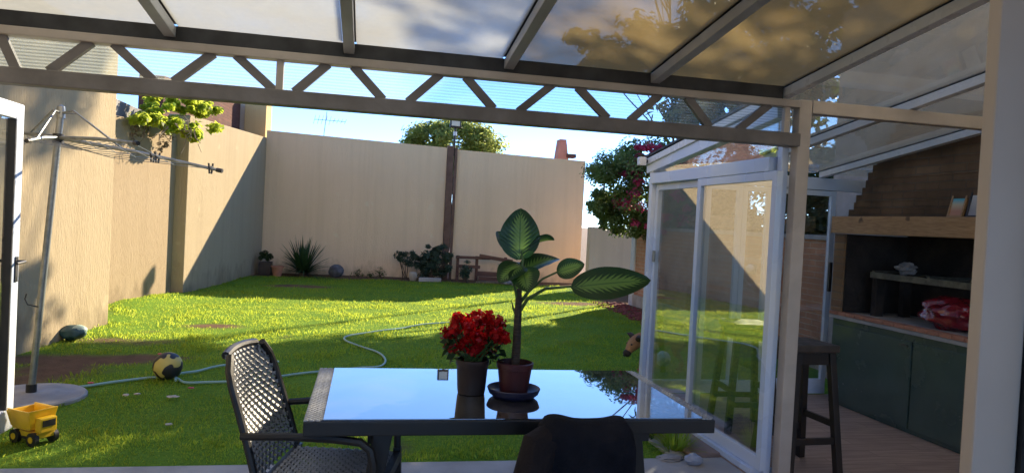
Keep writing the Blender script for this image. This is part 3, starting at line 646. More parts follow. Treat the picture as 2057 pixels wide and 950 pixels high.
# flowering climber
bg = thing('flowering_bush', 'big bush with crimson flowers hanging over the low wall', 'bush', (5.3, 13.0, 0))
bc = np.array(at_d(1296, 376, 13.0))
p, nr, cc = clumps(bc, (1.10, 0.9, 0.95), 150, 0.23, 27000, 0.3)
p3, n3, _ = clumps(np.array(at_d(1222, 425, 13.2)), (0.38, 0.3, 0.34), 22, 0.13, 2600, 0.3)
v, q = leaf_quads(np.concatenate([p, p3]), np.concatenate([nr, n3]), 0.07, 0.04); np_mesh('leaves', v, q, 'leaf_boug', bg)
p2, n2, _ = clumps(bc+np.array([0.1, -0.3, -0.05]), (0.80, 0.75, 0.78), 70, 0.12, 5200, 0.8)
pb, nb, _ = clumps(np.array(at_d(1297, 306, 12.3)), (0.20, 0.17, 0.19), 10, 0.08, 800, 0.5)
v, q = leaf_quads(np.concatenate([p2, pb]), np.concatenate([n2, nb]), 0.055, 0.042); np_mesh('flowers', v, q, 'bract', bg)
mb = MB()
for k in range(16):
    e = Vector(cc[k*4]); b0 = Vector((5.95+random.uniform(-.1, .1), 13.3+random.uniform(-.2, .2), -0.02))
    mb.tube([b0, b0+Vector((-0.05, -0.1, 1.3)), (b0+e)/2+Vector((0.1, 0, 0.5)), e], [0.02, 0.016, 0.009, 0.004], 6)
mb.build('stems', 'twig', bg, True)

# vine over the left wall
vn = thing('leafy_vine', 'bright green vine spilling over the brown stretch of wall', 'vine', (-3.4, 11.2, 2.6))
P_, N_ = [], []
for (x, y, d, rx, rz, n) in ((300, 225, 10.6, 0.33, 0.14, 420), (350, 205, 11.2, 0.36, 0.17, 600), (385, 215, 11.6, 0.22, 0.16, 360), (280, 238, 10.3, 0.22, 0.10, 300), (330, 248, 10.8, 0.30, 0.12, 420), (365, 262, 11.2, 0.24, 0.12, 330), (378, 272, 11.3, 0.10, 0.10, 140), (415, 257, 11.7, 0.16, 0.05, 90), (415, 222, 11.9, 0.14, 0.08, 130), (290, 195, 10.7, 0.16, 0.06, 60), (262, 238, 10.0, 0.12, 0.07, 120)):
    c = np.array(at_d(x, y, d))+np.array([0.12, 0, 0]); a, b, _ = clumps(c, (rx*0.85, rx*0.8, rz*0.95), 22, 0.075, int(n*1.9), 0.2); P_.append(a); N_.append(b)
v, q = leaf_quads(np.concatenate(P_), np.concatenate(N_), 0.085, 0.055); np_mesh('leaves', v, q, 'leaf_vine', vn)
mb = MB()
for k in range(26):
    a = Vector(at_d(random.uniform(262, 395), random.uniform(225, 262), random.uniform(10.3, 11.3)))
    pts = [a]
    for j in range(4): pts.append(pts[-1]+Vector((random.uniform(-.06, .09), random.uniform(-.12, .05), random.uniform(-.14, 0.03))))
    mb.tube(pts, [0.009, 0.008, 0.006, 0.005, 0.003], 5)
mb.build('stems', 'drytwig', vn, True)
P_, N_ = [], []
for (x, y, d, n) in ((272, 268, 10.2, 60), (330, 280, 10.8, 70), (318, 300, 10.7, 40), (345, 275, 11, 50), (285, 262, 10.4, 50)):
    c = np.array(at_d(x, y, d)); a, b, _ = clumps(c, (0.06, 0.08, 0.13), 7, 0.05, n, 0.3); P_.append(a); N_.append(b)
v, q = leaf_quads(np.concatenate(P_), np.concatenate(N_), 0.07, 0.02); np_mesh('dry_leaves', v, q, 'drytwig', vn)

# ------------------------------------------------------------------ plants and bits along the back wall
def blades(center, n, L, w, m, parent, name='leaves', up=0.35, spread=1.0, droop=0.35):
    V_, Q_ = [], []; b = 0; c = Vector(center)
    for k in range(n):
        a = 2*pi*k/n*2.399*n/ (2*pi) ; el = random.uniform(up, 1.45); l = L*random.uniform(0.7, 1.1)
        d = Vector((cos(a)*cos(el), sin(a)*cos(el), sin(el))); s = Vector((-sin(a), cos(a), 0))
        st = c+Vector((cos(a), sin(a), 0))*0.05; seg = 6
        for i in range(seg+1):
            t = i/seg; pt = st+d*l*t+Vector((0, 0, -droop*l*t*t*cos(el))); ww = w*(1-t)**0.6*(0.6+0.4*min(1, t*5))
            V_ += [pt-s*ww/2+Vector((0, 0, ww*.2)), pt+s*ww/2+Vector((0, 0, ww*.2))]
            if i < seg: Q_.append((b+2*i, b+2*i+1, b+2*i+3, b+2*i+2))
        b += 2*(seg+1)
    return np_mesh(name, np.array(V_), np.array(Q_), m, parent)
ag = thing('spiky_plant', 'dark green spiky rosette plant against the back wall', 'plant', (-1.42, 17.3, 0))
blades((-1.42, 17.3, 0.05), 130, 0.98, 0.06, 'leaf_agave', ag, up=0.15)
MB().lathe([(0, 0), (0.12, 0), (0.10, 0.14), (0, 0.2)], (-1.42, 17.3, -0.02), 14).build('crown_base', 'twig', ag, True)
pc = on_z(522, 549); pc.y = min(pc.y, 17.5)
k = thing('potted_plant', 'small dark potted plant in the back left corner', 'plant', (-2.3, 17.35, 0))
MB().box((-2.42, 17.22, 0), (-2.14, 17.5, 0.30), 0.015).build('pot', 'pot_dark', k)
P, nr, _ = clumps((-2.28, 17.36, 0.42), (0.16, 0.13, 0.12), 12, 0.07, 260, 0.2); v, q = leaf_quads(P, nr, 0.10, 0.04); np_mesh('leaves', v, q, 'leaf_dark', k)
o = thing('garden_gnome_pot', 'pinkish terracotta pot lying at the foot of the spiky plant', 'pot', (-2.0, 17.15, 0)); o.name = 'terracotta_pot'
MB().lathe([(0, 0), (0.09, 0), (0.13, 0.2), (0.145, 0.2), (0.145, 0.235), (0.115, 0.235), (0.10, 0.05), (0, 0.05)], (-1.98, 17.05, 0)).build('body', 'terracotta', o, True)
MB().lathe([(0, 0.19), (0.11, 0.19)], (-1.98, 17.05, 0)).build('soil', 'soil', o)
o = MB().blob((-0.68, 17.35, 0.14), (0.18, 0.16, 0.16), 3, 0.12, 2, 3)
tag(o.build('round_stone', 'bluegrey', smooth=True), 'dark round boulder on the earth strip right of the spiky plant', 'stone')
def bushy(name, label, c, rad, m, n, L, Wd, h0=0.0, ncl=26):
    t = thing(name, label, 'plant', (c[0], c[1], 0))
    P, nr, cc = clumps(c, rad, ncl, 0.10, n, 0.25); v, q = leaf_quads(P, nr, L, Wd, 0.5); np_mesh('leaves', v, q, m, t)
    mb = MB()
    for k in range(0, len(cc), 2):
        mb.tube([(c[0]+random.uniform(-.06, .06), c[1], 0), ((c[0]+cc[k][0])/2, c[1], c[2]*0.6), tuple(cc[k])], [0.014, 0.01, 0.004], 5)
    mb.build('stems', 'twig', t, True); return t
bushy('leafy_shrub', 'grey green upright shrub at the foot of the brown post', (1.55, 17.35, 0.48), (0.58, 0.22, 0.44), 'leaf_blue', 3200, 0.13, 0.028, ncl=44)
bushy('leafy_shrub', 'small two stemmed sapling left of the grey green shrub', (0.93, 17.4, 0.50), (0.22, 0.12, 0.16), 'leaf_blue', 300, 0.11, 0.035, ncl=10)
bushy('leafy_shrub', 'grey green weed growing in front of the stacked wooden pallet', (2.35, 17.0, 0.30), (0.16, 0.16, 0.28), 'leaf_blue', 420, 0.11, 0.025, ncl=14)
for i, (x, y, r_) in enumerate(((0.35, 17.5, 0.10), (-0.15, 17.5, 0.08), (0.1, 17.4, 0.06))):
    bushy('weed', ('taller dry weed by the back wall left of the sapling', 'low weed at the foot of the back wall nearer the boulder', 'tiny weed between the two other weeds by the back wall')[i], (x, y, r_+0.02), (r_*1.3, r_, r_), 'leaf_mid', 90, 0.06, 0.02, ncl=7)
o = MB().lathe([(0, 0), (0.07, 0), (0.10, 0.09), (0.09, 0.19), (0.05, 0.21), (0, 0.2)], (1.12, 17.1, 0), 20)
tag(o.build('white_vase', 'wall_pale', smooth=True), 'small cream round jar at the foot of the sapling', 'jar')
o = MB().box((1.25, 16.93, -0.02), (1.78, 17.05, 0.09), 0.012)
tag(o.build('kerb_stone', 'concrete'), 'pale kerb stone lying in front of the grey green shrub', 'stone')
pal = thing('wooden_pallet', 'broken reddish brown wooden pallet propped against the back wall', 'pallet', (2.9, 17.5, 0))
def plank(x0, y0, z0_, x1, y1, z1_, w, t): MB().bar((x0, y0, z0_), (x1, y1, z1_), t, w, bev=0.004).build('slat', 'plank', pal)
plank(2.18, 17.55, 0.58, 3.05, 17.55, 0.58, 0.07, 0.03); plank(2.2, 17.55, 0.36, 2.8, 17.55, 0.35, 0.08, 0.03); plank(2.76, 17.5, 0.64, 3.6, 17.45, 0.53, 0.09, 0.04)
plank(2.7, 17.42, 0.20, 3.45, 17.40, 0.19, 0.12, 0.04); plank(2.75, 17.38, 0.08, 3.55, 17.36, 0.07, 0.10, 0.04)
for X in (2.24, 2.72, 3.45): MB().bar((X, 17.62, 0), (X, 17.62, 0.62), 0.07, 0.05, up=(0, 1, 0), bev=0.004).build('upright', 'plank', pal)
o = MB().bar((2.62, 16.95, 0.03), (3.3, 16.85, 0.05), 0.12, 0.05, bev=0.006)
tag(o.build('loose_board', 'drytwig'), 'grey weathered board on the earth before the pallet', 'board')
for i, (x, y, s) in enumerate(((3.35, 16.9, 0.11), (3.62, 16.7, 0.14))):
    tag(MB().blob((x, y, s*0.4), (s*1.5, s, s*0.6), 3, 0.3, 2, i+5).build('flat_rock', 'stone', smooth=True), ('smaller flat grey rock beside the weathered board', 'larger flat grey rock at the right end of the pallet')[i], 'stone')

# ------------------------------------------------------------------ the house side: room, roof, beam
hs = thing('house', 'house with the dark room the garden is seen from', 'house', (0, -1, 0))
bw_ = MB()                                        # rear wall out of view; its wide opening is added to let in fill light
bw_.box((-4.6, -3.2, 0), (-3.4, -3.0, 2.9)); bw_.box((4.6, -3.2, 0), (5.7, -3.0, 2.9)); bw_.box((-3.4, -3.19, 0), (4.6, -3.01, 0.6)); bw_.box((-3.4, -3.19, 2.65), (4.6, -3.01, 2.9))
bw_.build('wall', 'dark_room', hs)
MB().box((-4.7, -3.2, 0), (-4.6, 3.9, 3.2)).build('wall', 'dark_room', hs)
MB().box((-4.6, -3.0, 2.9), (5.7, 1.0, 3.0)).build('ceiling', 'dark_room', hs)
MB().box((-5.2, 0.55, 3.02), (6.2, 0.90, 7.2), 0.01).build('bounce_wall', mat('bounce_cream', (0.80, 0.70, 0.55), (0.74, 0.64, 0.50), 0.9, 2), hs)  # unseen upper storey added to bounce warm sunlight into the shaded garden
fr = thing('door_frame', 'grey door frame close at hand on the right edge', 'door frame', (1.4, 1.35, 0))
xa = on_y(1952, 475, 1.35).x
MB().box((xa, 1.31, 0.02), (xa+0.115, 1.345, 2.85), 0.006).build('jamb', 'frame_grey', fr)
MB().box((xa+0.118, 1.30, 0.02), (xa+0.14, 1.40, 2.85)).build('gasket', 'black', fr)
MB().box((xa+0.142, 1.26, 0.02), (xa+0.30, 1.40, 2.85), 0.006).build('sash', 'black_metal', fr)

RH = 0.055
ROOF_Z, SLOPE, YB = 2.372, 0.125, 3.95
def rz(Y): return ROOF_Z-(Y-YB)*SLOPE
rf = thing('glass_roof', 'sloping dusty glass roof on grey aluminium rafters', 'roof', (1, 3, 2.4))
RX = [-2.82, -1.92, -1.03, -0.14, 0.73, 1.60, 2.47, 3.36, 4.24, 5.12]
for i, X in enumerate(RX):
    Ye = 6.12 if X > 2.4 else 3.928
    MB().bar((X, 0.95, rz(0.95)+RH/2), (X, Ye, rz(Ye)+RH/2), 0.055, RH, bev=0.004).build('rafter', 'grey_alu' if X < 2.4 else 'white_paint', rf)
    MB().bar((X, 0.95, rz(0.95)+RH+0.02), (X, Ye, rz(Ye)+RH+0.02), 0.07, 0.016).build('glazing_bar', 'flashing', rf)
for i in range(len(RX)-1):
    a, b = RX[i]+0.036, RX[i+1]-0.036; Ye = 6.2 if RX[i] > 2.4 else 4.05
    z0_, z1_ = rz(0.95)+RH+0.004, rz(Ye)+RH+0.004
    MB().hexa([(a, 0.95, z0_), (b, 0.95, z0_), (b, Ye, z1_), (a, Ye, z1_), (a, 0.95, z0_+0.008), (b, 0.95, z0_+0.008), (b, Ye, z1_+0.008), (a, Ye, z1_+0.008)]).build('roof_pane', 'roof_white' if RX[i+1] < 0.9 else ('roof_clear' if RX[i+1] < 3.0 else 'roof_room'), rf)
MB().box((-3.0, 3.93, 2.358), (2.43, 3.985, 2.434)).build('gutter', 'flashing', rf)

tb = thing('truss_beam', 'long brown steel lattice beam across the top of the opening', 'beam', (0.3, 3.95, 2.1))
MB().box((-3.0, 3.91, 2.312), (2.54, 3.99, 2.355), 0.005).build('top_chord', 'beige_metal', tb)
MB().box((-3.0, 3.905, 2.075), (2.55, 3.995, 2.155), 0.006).build('bottom_chord', 'brown_metal', tb)
DG = [((0, 88), (34, 122)), ((185, 65), (100, 122)), ((230, 70), (310, 140)), ((430, 92), (350, 145)), ((475, 98), (552, 165)), ((660, 120), (592, 172)), ((710, 125), (770, 190)), ((885, 148), (820, 197)), ((935, 152), (992, 214)), ((1110, 170), (1042, 219)), ((1160, 178), (1220, 236)), ((1325, 192), (1265, 240)), ((1380, 198), (1425, 252)), ((1545, 212), (1482, 254))]
for t, b in DG:
    tx, bx = on_y(*t, 3.95).x, on_y(*b, 3.95).x
    MB().bar((tx, 3.95, 2.318), (bx, 3.95, 2.152), 0.045, 0.03, up=(0, 1, 0)).build('diagonal', 'brown_metal', tb)
for X, w in ((on_y(563, 140, 3.95).x, 0.032), (2.47, 0.03)):
    MB().bar((X, 3.95, 2.152), (X, 3.95, 2.318), 0.036, w, up=(0, 1, 0)).build('upright', 'beige_metal', tb)
MB().box((-3.0, 4.01, 2.11), (2.50, 4.016, 2.35)).build('ribbed_sheet', 'ribbed', tb)
sp = MB().box((2.545, 3.925, 0.02), (2.63, 4.0, 2.365), 0.008)
tag(sp.build('support_post', 'beige_metal'), 'beige steel post holding up the right end of the lattice beam', 'post')
ln = MB().box((2.633, 3.925, 2.285), (4.99, 4.0, 2.365), 0.006)
tag(ln.build('lintel', 'beige_metal'), 'beige crossbeam running from the post over the barbecue corner', 'beam')
tag(MB().box((-2.42, 3.88, 0.012), (-2.24, 4.02, 2.075), 0.008).build('support_post', 'beige_metal'), 'beige post beside the open white door, left end of the beam', 'post')

# open white door on the left
ddr = thing('glazed_door', 'white aluminium glazed door standing open on the left', 'door', (-2.16, 4.1, 0))
e = at_d(42, 500, 4.5); DX, DY = e.x-0.03, e.y+0.0
def yz(x0): return lambda a, b, d: (x0+d, a, b)
fm = MB()
ya, yb2, za, zb = 4.08, DY, 0.06, 2.10
fm.box((DX-0.025, yb2-0.10, za), (DX+0.025, yb2, zb), 0.014); fm.box((DX-0.0245, ya, za), (DX+0.0245, ya+0.10, zb), 0.012)
fm.box((DX-0.024, ya+0.10, zb-0.10), (DX+0.024, yb2-0.10, zb), 0.012); fm.box((DX-0.024, ya+0.10, za), (DX+0.024, yb2-0.10, za+0.14), 0.012)
fm.build('frame', 'sky_tint_white', ddr)
gk = MB(); gk.box((DX-0.027, yb2-0.115, za+0.14), (DX+0.027, yb2-0.101, zb-0.10)); gk.box((DX-0.027, ya+0.101, za+0.14), (DX+0.027, ya+0.115, zb-0.10)); gk.build('gasket', 'black', ddr)
MB().box((DX-0.004, ya+0.10, za+0.13), (DX+0.004, yb2-0.10, zb-0.09)).build('pane', 'glass', ddr)
hz = at_d(38, 530, 4.5).z
hd = MB(); hd.box((DX+0.025, yb2-0.065, hz-0.11), (DX+0.033, yb2-0.03, hz+0.05), 0.003); hd.tube([(DX+0.03, yb2-0.045, hz+0.02), (DX+0.075, yb2-0.045, hz+0.02), (DX+0.078, yb2-0.16, hz+0.015)], 0.009, 8)
hd.tube([(DX-0.03, yb2-0.045, hz+0.02), (DX-0.075, yb2-0.045, hz+0.02), (DX-0.078, yb2-0.16, hz+0.015)], 0.009, 8); hd.build('handle', 'black', ddr)

# ------------------------------------------------------------------ glass room on the right
gr = thing('glass_room', 'white framed glass room with sliding doors around the barbecue corner', 'conservatory', (3.8, 5, 0))
X0 = 2.5; Y0, Y1 = 4.025, 6.05
def wp(lo, hi, name='frame_post', bev=0.004, m='sky_tint_white'): return MB().box(lo, hi, bev).build(name, m, gr)
wp((X0-0.03, Y1-0.06, 0.03), (X0+0.04, Y1+0.01, 2.16), 'corner_post')
wp((X0-0.005, Y0-0.02, 0.03), (X0+0.04, Y0+0.03, 2.25), 'frame_post')
wp((X0-0.05, Y0+0.05, 1.93), (X0+0.05, Y1-0.06, 2.02), 'header')
wp((X0-0.08, Y0+0.01, 0.022), (X0+0.08, Y1-0.06, 0.062), 'sill_track')
MB().bar((X0, 4.03, rz(4.03)-0.06), (X0, Y1+0.07, rz(Y1+0.07)-0.03), 0.08, 0.085, bev=0.004).build('sloping_rail', 'sky_tint_white', gr)
MB().hexa([(X0-0.004, Y0+0.05, 2.02), (X0+0.004, Y0+0.05, 2.02), (X0+0.004, Y1-0.06, 2.02), (X0-0.004, Y1-0.06, 2.02), (X0-0.004, Y0+0.05, rz(Y0)-0.07), (X0+0.004, Y0+0.05, rz(Y0)-0.07), (X0+0.004, Y1-0.06, rz(Y1)-0.08), (X0-0.004, Y1-0.06, rz(Y1)-0.08)]).build('gable_pane', 'glass_door', gr)
def sash(ya, yb2, x, z0_, z1_, name):
    d = MB().box((x-0.02, ya, z0_), (x+0.02, ya+0.055, z1_), 0.003); d.box((x-0.02, yb2-0.055, z0_), (x+0.02, yb2, z1_), 0.003)
    d.box((x-0.019, ya+0.055, z1_-0.055), (x+0.019, yb2-0.055, z1_), 0.003); d.box((x-0.019, ya+0.055, z0_), (x+0.019, yb2-0.055, z0_+0.08), 0.003)
    f = d.build(name, 'sky_tint_white', gr)
    MB().box((x-0.004, ya+0.05, z0_+0.07), (x+0.004, yb2-0.05, z1_-0.05)).build('pane', 'glass_door', f)
    return f
s1 = sash(5.0, Y1-0.065, X0+0.025, 0.064, 1.928, 'sliding_door')
s2 = sash(Y0-0.045, 5.06, X0-0.027, 0.064, 1.928, 'sliding_door')
lk = on_x(1330, 517, X0)
MB().box((X0-0.012, 5.91, lk.z-0.05), (X0+0.004, 5.945, lk.z+0.05), 0.003).build('lock', 'galv', s1)
# far wall of the glass room
YF = 6.12
def fsash(xa, xb, z0_, z1_, name, rail=0.08):
    d = MB().box((xa, YF-0.02, z0_), (xa+0.05, YF+0.02, z1_), 0.003); d.box((xb-0.05, YF-0.02, z0_), (xb, YF+0.02, z1_), 0.003)
    d.box((xa+0.05, YF-0.019, z1_-0.05), (xb-0.05, YF+0.019, z1_), 0.003); d.box((xa+0.05, YF-0.019, z0_), (xb-0.05, YF+0.019, z0_+rail), 0.003)
    f = d.build(name, 'sky_tint_white', gr)
    MB().box((xa+0.045, YF-0.004, z0_+rail-0.01), (xb-0.045, YF+0.004, z1_-0.045)).build('pane', 'glass_door', f); return f
fsash(X0+0.055, 3.42, 0.03, 1.98, 'fixed_window', 0.12); fsash(3.425, 3.72, 0.03, 1.98, 'fixed_window', 0.12)
fd = fsash(3.725, 4.40, 0.03, 1.98, 'garden_door', 0.14)
hx = on_y(1644, 590, YF)
MB().box((4.355, YF-0.05, 1.02), (4.385, YF-0.021, 1.30), 0.004).build('handle', 'black', fd)
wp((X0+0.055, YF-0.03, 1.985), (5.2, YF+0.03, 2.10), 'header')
# right house wall behind the barbecue
hw = MB().box((5.0, 0.0, -0.02), (5.18, 7.0, 4.0)); tag(hw.build('side_wall', 'concrete_beam'), 'tall grey side wall behind the barbecue chimney', 'wall')

# ------------------------------------------------------------------ barbecue
bq = thing('brick_barbecue', 'brick barbecue with stepped chimney, wooden beam and dark green metal doors', 'barbecue', (4.6, 4.9, 0))
YE = 5.86
MB().box((4.27, 3.3, 0.022), (4.96, YE, 0.80), 0.004).build('base', 'green_metal', bq)
for ya, yb2 in ((4.86, YE-0.03), (3.98, 4.84), (3.32, 3.96)):
    d = MB().box((4.252, ya, 0.06), (4.269, yb2, 0.745), 0.003).build('door', 'green_metal', bq)
    MB().box((4.24, ya+0.03, 0.70), (4.252, ya+0.12, 0.715), 0.002).build('handle', 'iron', d)
MB().box((4.235, 3.3, 0.803), (4.96, YE+0.02, 0.835), 0.004).build('counter_edge', 'concrete', bq)
cb = MB(); yy = YE+0.015
while yy > 3.4:
    w = 0.115; cb.box((4.23, yy-w, 0.837), (4.33, yy-0.006, 0.866), 0.004); yy -= w+random.uniform(0, 0.006)
cb.build('counter_bricks', 'terracotta', bq)
MB().box((4.331, 3.3, 0.837), (4.96, YE, 0.862), 0.004).build('counter_top', 'concrete', bq)
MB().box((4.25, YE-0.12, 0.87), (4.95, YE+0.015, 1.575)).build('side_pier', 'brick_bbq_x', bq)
MB().box((4.90, 3.3, 0.865), (4.98, YE-0.125, 2.2)).build('firebox_back', 'soot', bq)
MB().box((4.27, YE-0.135, 0.87), (4.90, YE-0.122, 1.575)).build('firebox_lining', 'soot', bq)
MB().box((4.22, 3.3, 1.58), (4.36, YE+0.04, 1.735), 0.006).build('mantel_beam', 'wood_beam', bq)
MB().box((4.37, 3.3, 1.60), (4.90, YE, 1.66)).build('firebox_top', 'soot', bq)
hood = MB(); zz = 1.737; i = 0
while zz < 2.5:
    ys_ = YE-0.04-0.046*i-(0.02 if i % 2 else 0); hood.box((4.335+random.uniform(-.004, .004), 3.3, zz), (4.96, ys_+random.uniform(-.02, .02), zz+0.0645), 0.003); zz += 0.065; i += 1
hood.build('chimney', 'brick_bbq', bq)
gl_ = MB()
gz = on_x(1760, 552, 4.45).z
for X in (4.40, 4.80): gl_.bar((X, 3.4, gz), (X, 5.55, gz), 0.03, 0.05)
for k in range(14): gl_.tube([(4.41, 3.5+k*0.155, gz+0.01), (4.79, 3.5+k*0.155, gz+0.01)], 0.006, 6)
for Y in (5.53, 4.9, 4.2): gl_.bar((4.40, Y, gz+0.03), (4.80, Y, gz+0.03), 0.03, 0.02)
gl_.build('grill', 'iron', bq)
lg = MB(); lg.box((4.42, 5.50, 0.863), (4.50, 5.56, gz-0.026)); lg.build('grill_leg', 'soot', bq)
MB().box((4.70, 5.50, 0.863), (4.78, 5.56, gz-0.026)).build('grill_leg', 'soot', bq)
# things lying there
rb = MB(); c = on_x(1905, 618, 4.50); rb.blob((4.52, c.y-0.03, 0.862+0.125), (0.19, 0.26, 0.135), 4, 0.28, 2.4, 2)
tag(rb.build('plastic_bag', 'redbag', smooth=True), 'shiny dark red plastic bag on the barbecue counter', 'bag')
wpz = MB(); wpz.blob((4.60, 5.38, gz+0.075), (0.06, 0.10, 0.05), 3, 0.7, 2.5, 9)
tag(wpz.build('crumpled_paper', 'paper'), 'crumpled white paper at the back of the dark firebox grill', 'paper')
def picture(Yc, z, w, h, pic, label):
    t = thing('picture_frame', label, 'picture', (4.31, Yc, z), 'pictures on the beam')
    lean = 0.05
    def q(y, zz, d): return (4.30+lean*(zz/h)+d, Yc+y, z+zz)
    fr = MB(); b = 0.014
    for a in ((-w/2, w/2, 0, b), (-w/2, w/2, h-b, h)): fr.prism([(a[0], a[2]), (a[1], a[2]), (a[1], a[3]), (a[0], a[3])], q, -0.01, 0.01)
    for a in ((-w/2, -w/2+b), (w/2-b, w/2)): fr.prism([(a[0], b), (a[1], b), (a[1], h-b), (a[0], h-b)], q, -0.01, 0.01)
    fr.build('frame', 'wood_beam' if pic == 'pic1' else 'stool_wood', t)
    MB().prism([(-w/2+b, b), (w/2-b, b), (w/2-b, h-b), (-w/2+b, h-b)], q, -0.004, 0.006).build('print', pic, t)
py_ = on_x(1918, 430, 4.3).y
picture(py_, 1.736, 0.14, 0.19, 'pic1', 'small framed print with turquoise sky on the wooden beam')
picture(py_-0.18, 1.736, 0.15, 0.22, 'pic2', 'small framed pale print on the wooden beam next to the turquoise one')

# bar stools
def stool():
    t = thing('bar_stool', 'dark wooden bar stool half hidden behind the beige post', 'stool', (0, 0, 0), 'bar stools')
    st = MB().box((-0.165, -0.165, 0.80), (0.165, 0.165, 0.85), 0.012).build('seat', 'stool_top', t)
    ap = MB()
    for a in (-0.125, 0.125): ap.box((a-0.01, -0.12, 0.72), (a+0.01, 0.12, 0.798)); ap.box((-0.114, a-0.01, 0.72), (0.114, a+0.01, 0.798))
    ap.build('apron', 'stool_wood', t)
    for sx in (-1, 1):
        for sy in (-1, 1): MB().bar((sx*0.125, sy*0.125, 0.798), (sx*0.185, sy*0.185, 0.022), 0.045, 0.045, up=(0, 1, 0), bev=0.004).build('leg', 'stool_wood', t)
    for s in (-1, 1):
        MB().bar((-0.17, s*0.168, 0.24), (0.17, s*0.168, 0.24), 0.022, 0.04).build('rung', 'stool_wood', t)
        MB().bar((s*0.163, -0.16, 0.34), (s*0.163, 0.16, 0.34), 0.022, 0.04).build('rung', 'stool_wood', t)
    return t
s_ = stool(); s_.location = (2.82, 4.17, 0); s_.rotation_euler = (0, 0, radians(4))
dup(s_, (2.93, 5.05, 0), radians(-6), 'dark wooden bar stool seen through the sliding glass')

# ------------------------------------------------------------------ dining table
tbt = thing('dining_table', 'black dining table with mirror black glass top and woven trim', 'table', (0.63, 3.18, 0))
TX0, TX1, TY0, TY1, TZ = -0.20, 1.46, 2.72, 3.66, 0.75
e = 0.045
fr = MB(); fr.box((TX0, TY0, TZ-0.058), (TX1, TY0+e, TZ-0.002), 0.005); fr.box((TX0, TY1-e, TZ-0.058), (TX1, TY1, TZ-0.002), 0.005)
fr.box((TX0, TY0+e, TZ-0.057), (TX0+e, TY1-e, TZ-0.006), 0.004); fr.box((TX1-e, TY0+e, TZ-0.057), (TX1, TY1-e, TZ-0.006), 0.004); fr.build('frame', 'black_metal', tbt)
MB().box((TX0+0.07, TY0+0.012, TZ-0.004), (TX1-0.05, TY1-0.012, TZ+0.004), 0.002).build('glass_top', 'tableglass', tbt)
for (xa, xb) in ((TX0+0.004, TX0+0.068), (TX1-0.048, TX1-0.004)):
    wv = MB(); yy = TY0+0.012; k = 0
    while yy < TY1-0.012:
        for j in range(3):
            x = xa+(xb-xa)*(j+0.5)/3+(0.006 if k % 2 else -0.006)
            wv.sphere((x, yy, TZ-0.001), ((xb-xa)/6, 0.007, 0.006), 6, 4)
        yy += 0.013; k += 1
    wv.build('woven_trim', 'weave_pale', tbt, True)
for X, Y, sx, sy in ((TX0+0.30, TY0+0.10, -0.10, -0.0), (TX0+0.34, TY1-0.10, -0.06, 0.05), (TX1-0.33, TY0+0.10, 0.10, -0.0), (TX1-0.36, TY1-0.10, 0.06, 0.05)):
    MB().bar((X, Y, TZ-0.058), (X+sx, Y+sy, 0.012), 0.075, 0.05, up=(0, 1, 0), bev=0.005, w2=0.055, h2=0.045).build('leg', 'black_metal', tbt)
MB().bar((TX0+0.26, TY0+0.12, TZ-0.10), (TX0+0.26, TY1-0.12, TZ-0.10), 0.04, 0.05).build('crossbar', 'black_metal', tbt)
MB().bar((TX1-0.26, TY0+0.12, TZ-0.10), (TX1-0.26, TY1-0.12, TZ-0.10), 0.04, 0.05).build('crossbar', 'black_metal', tbt)

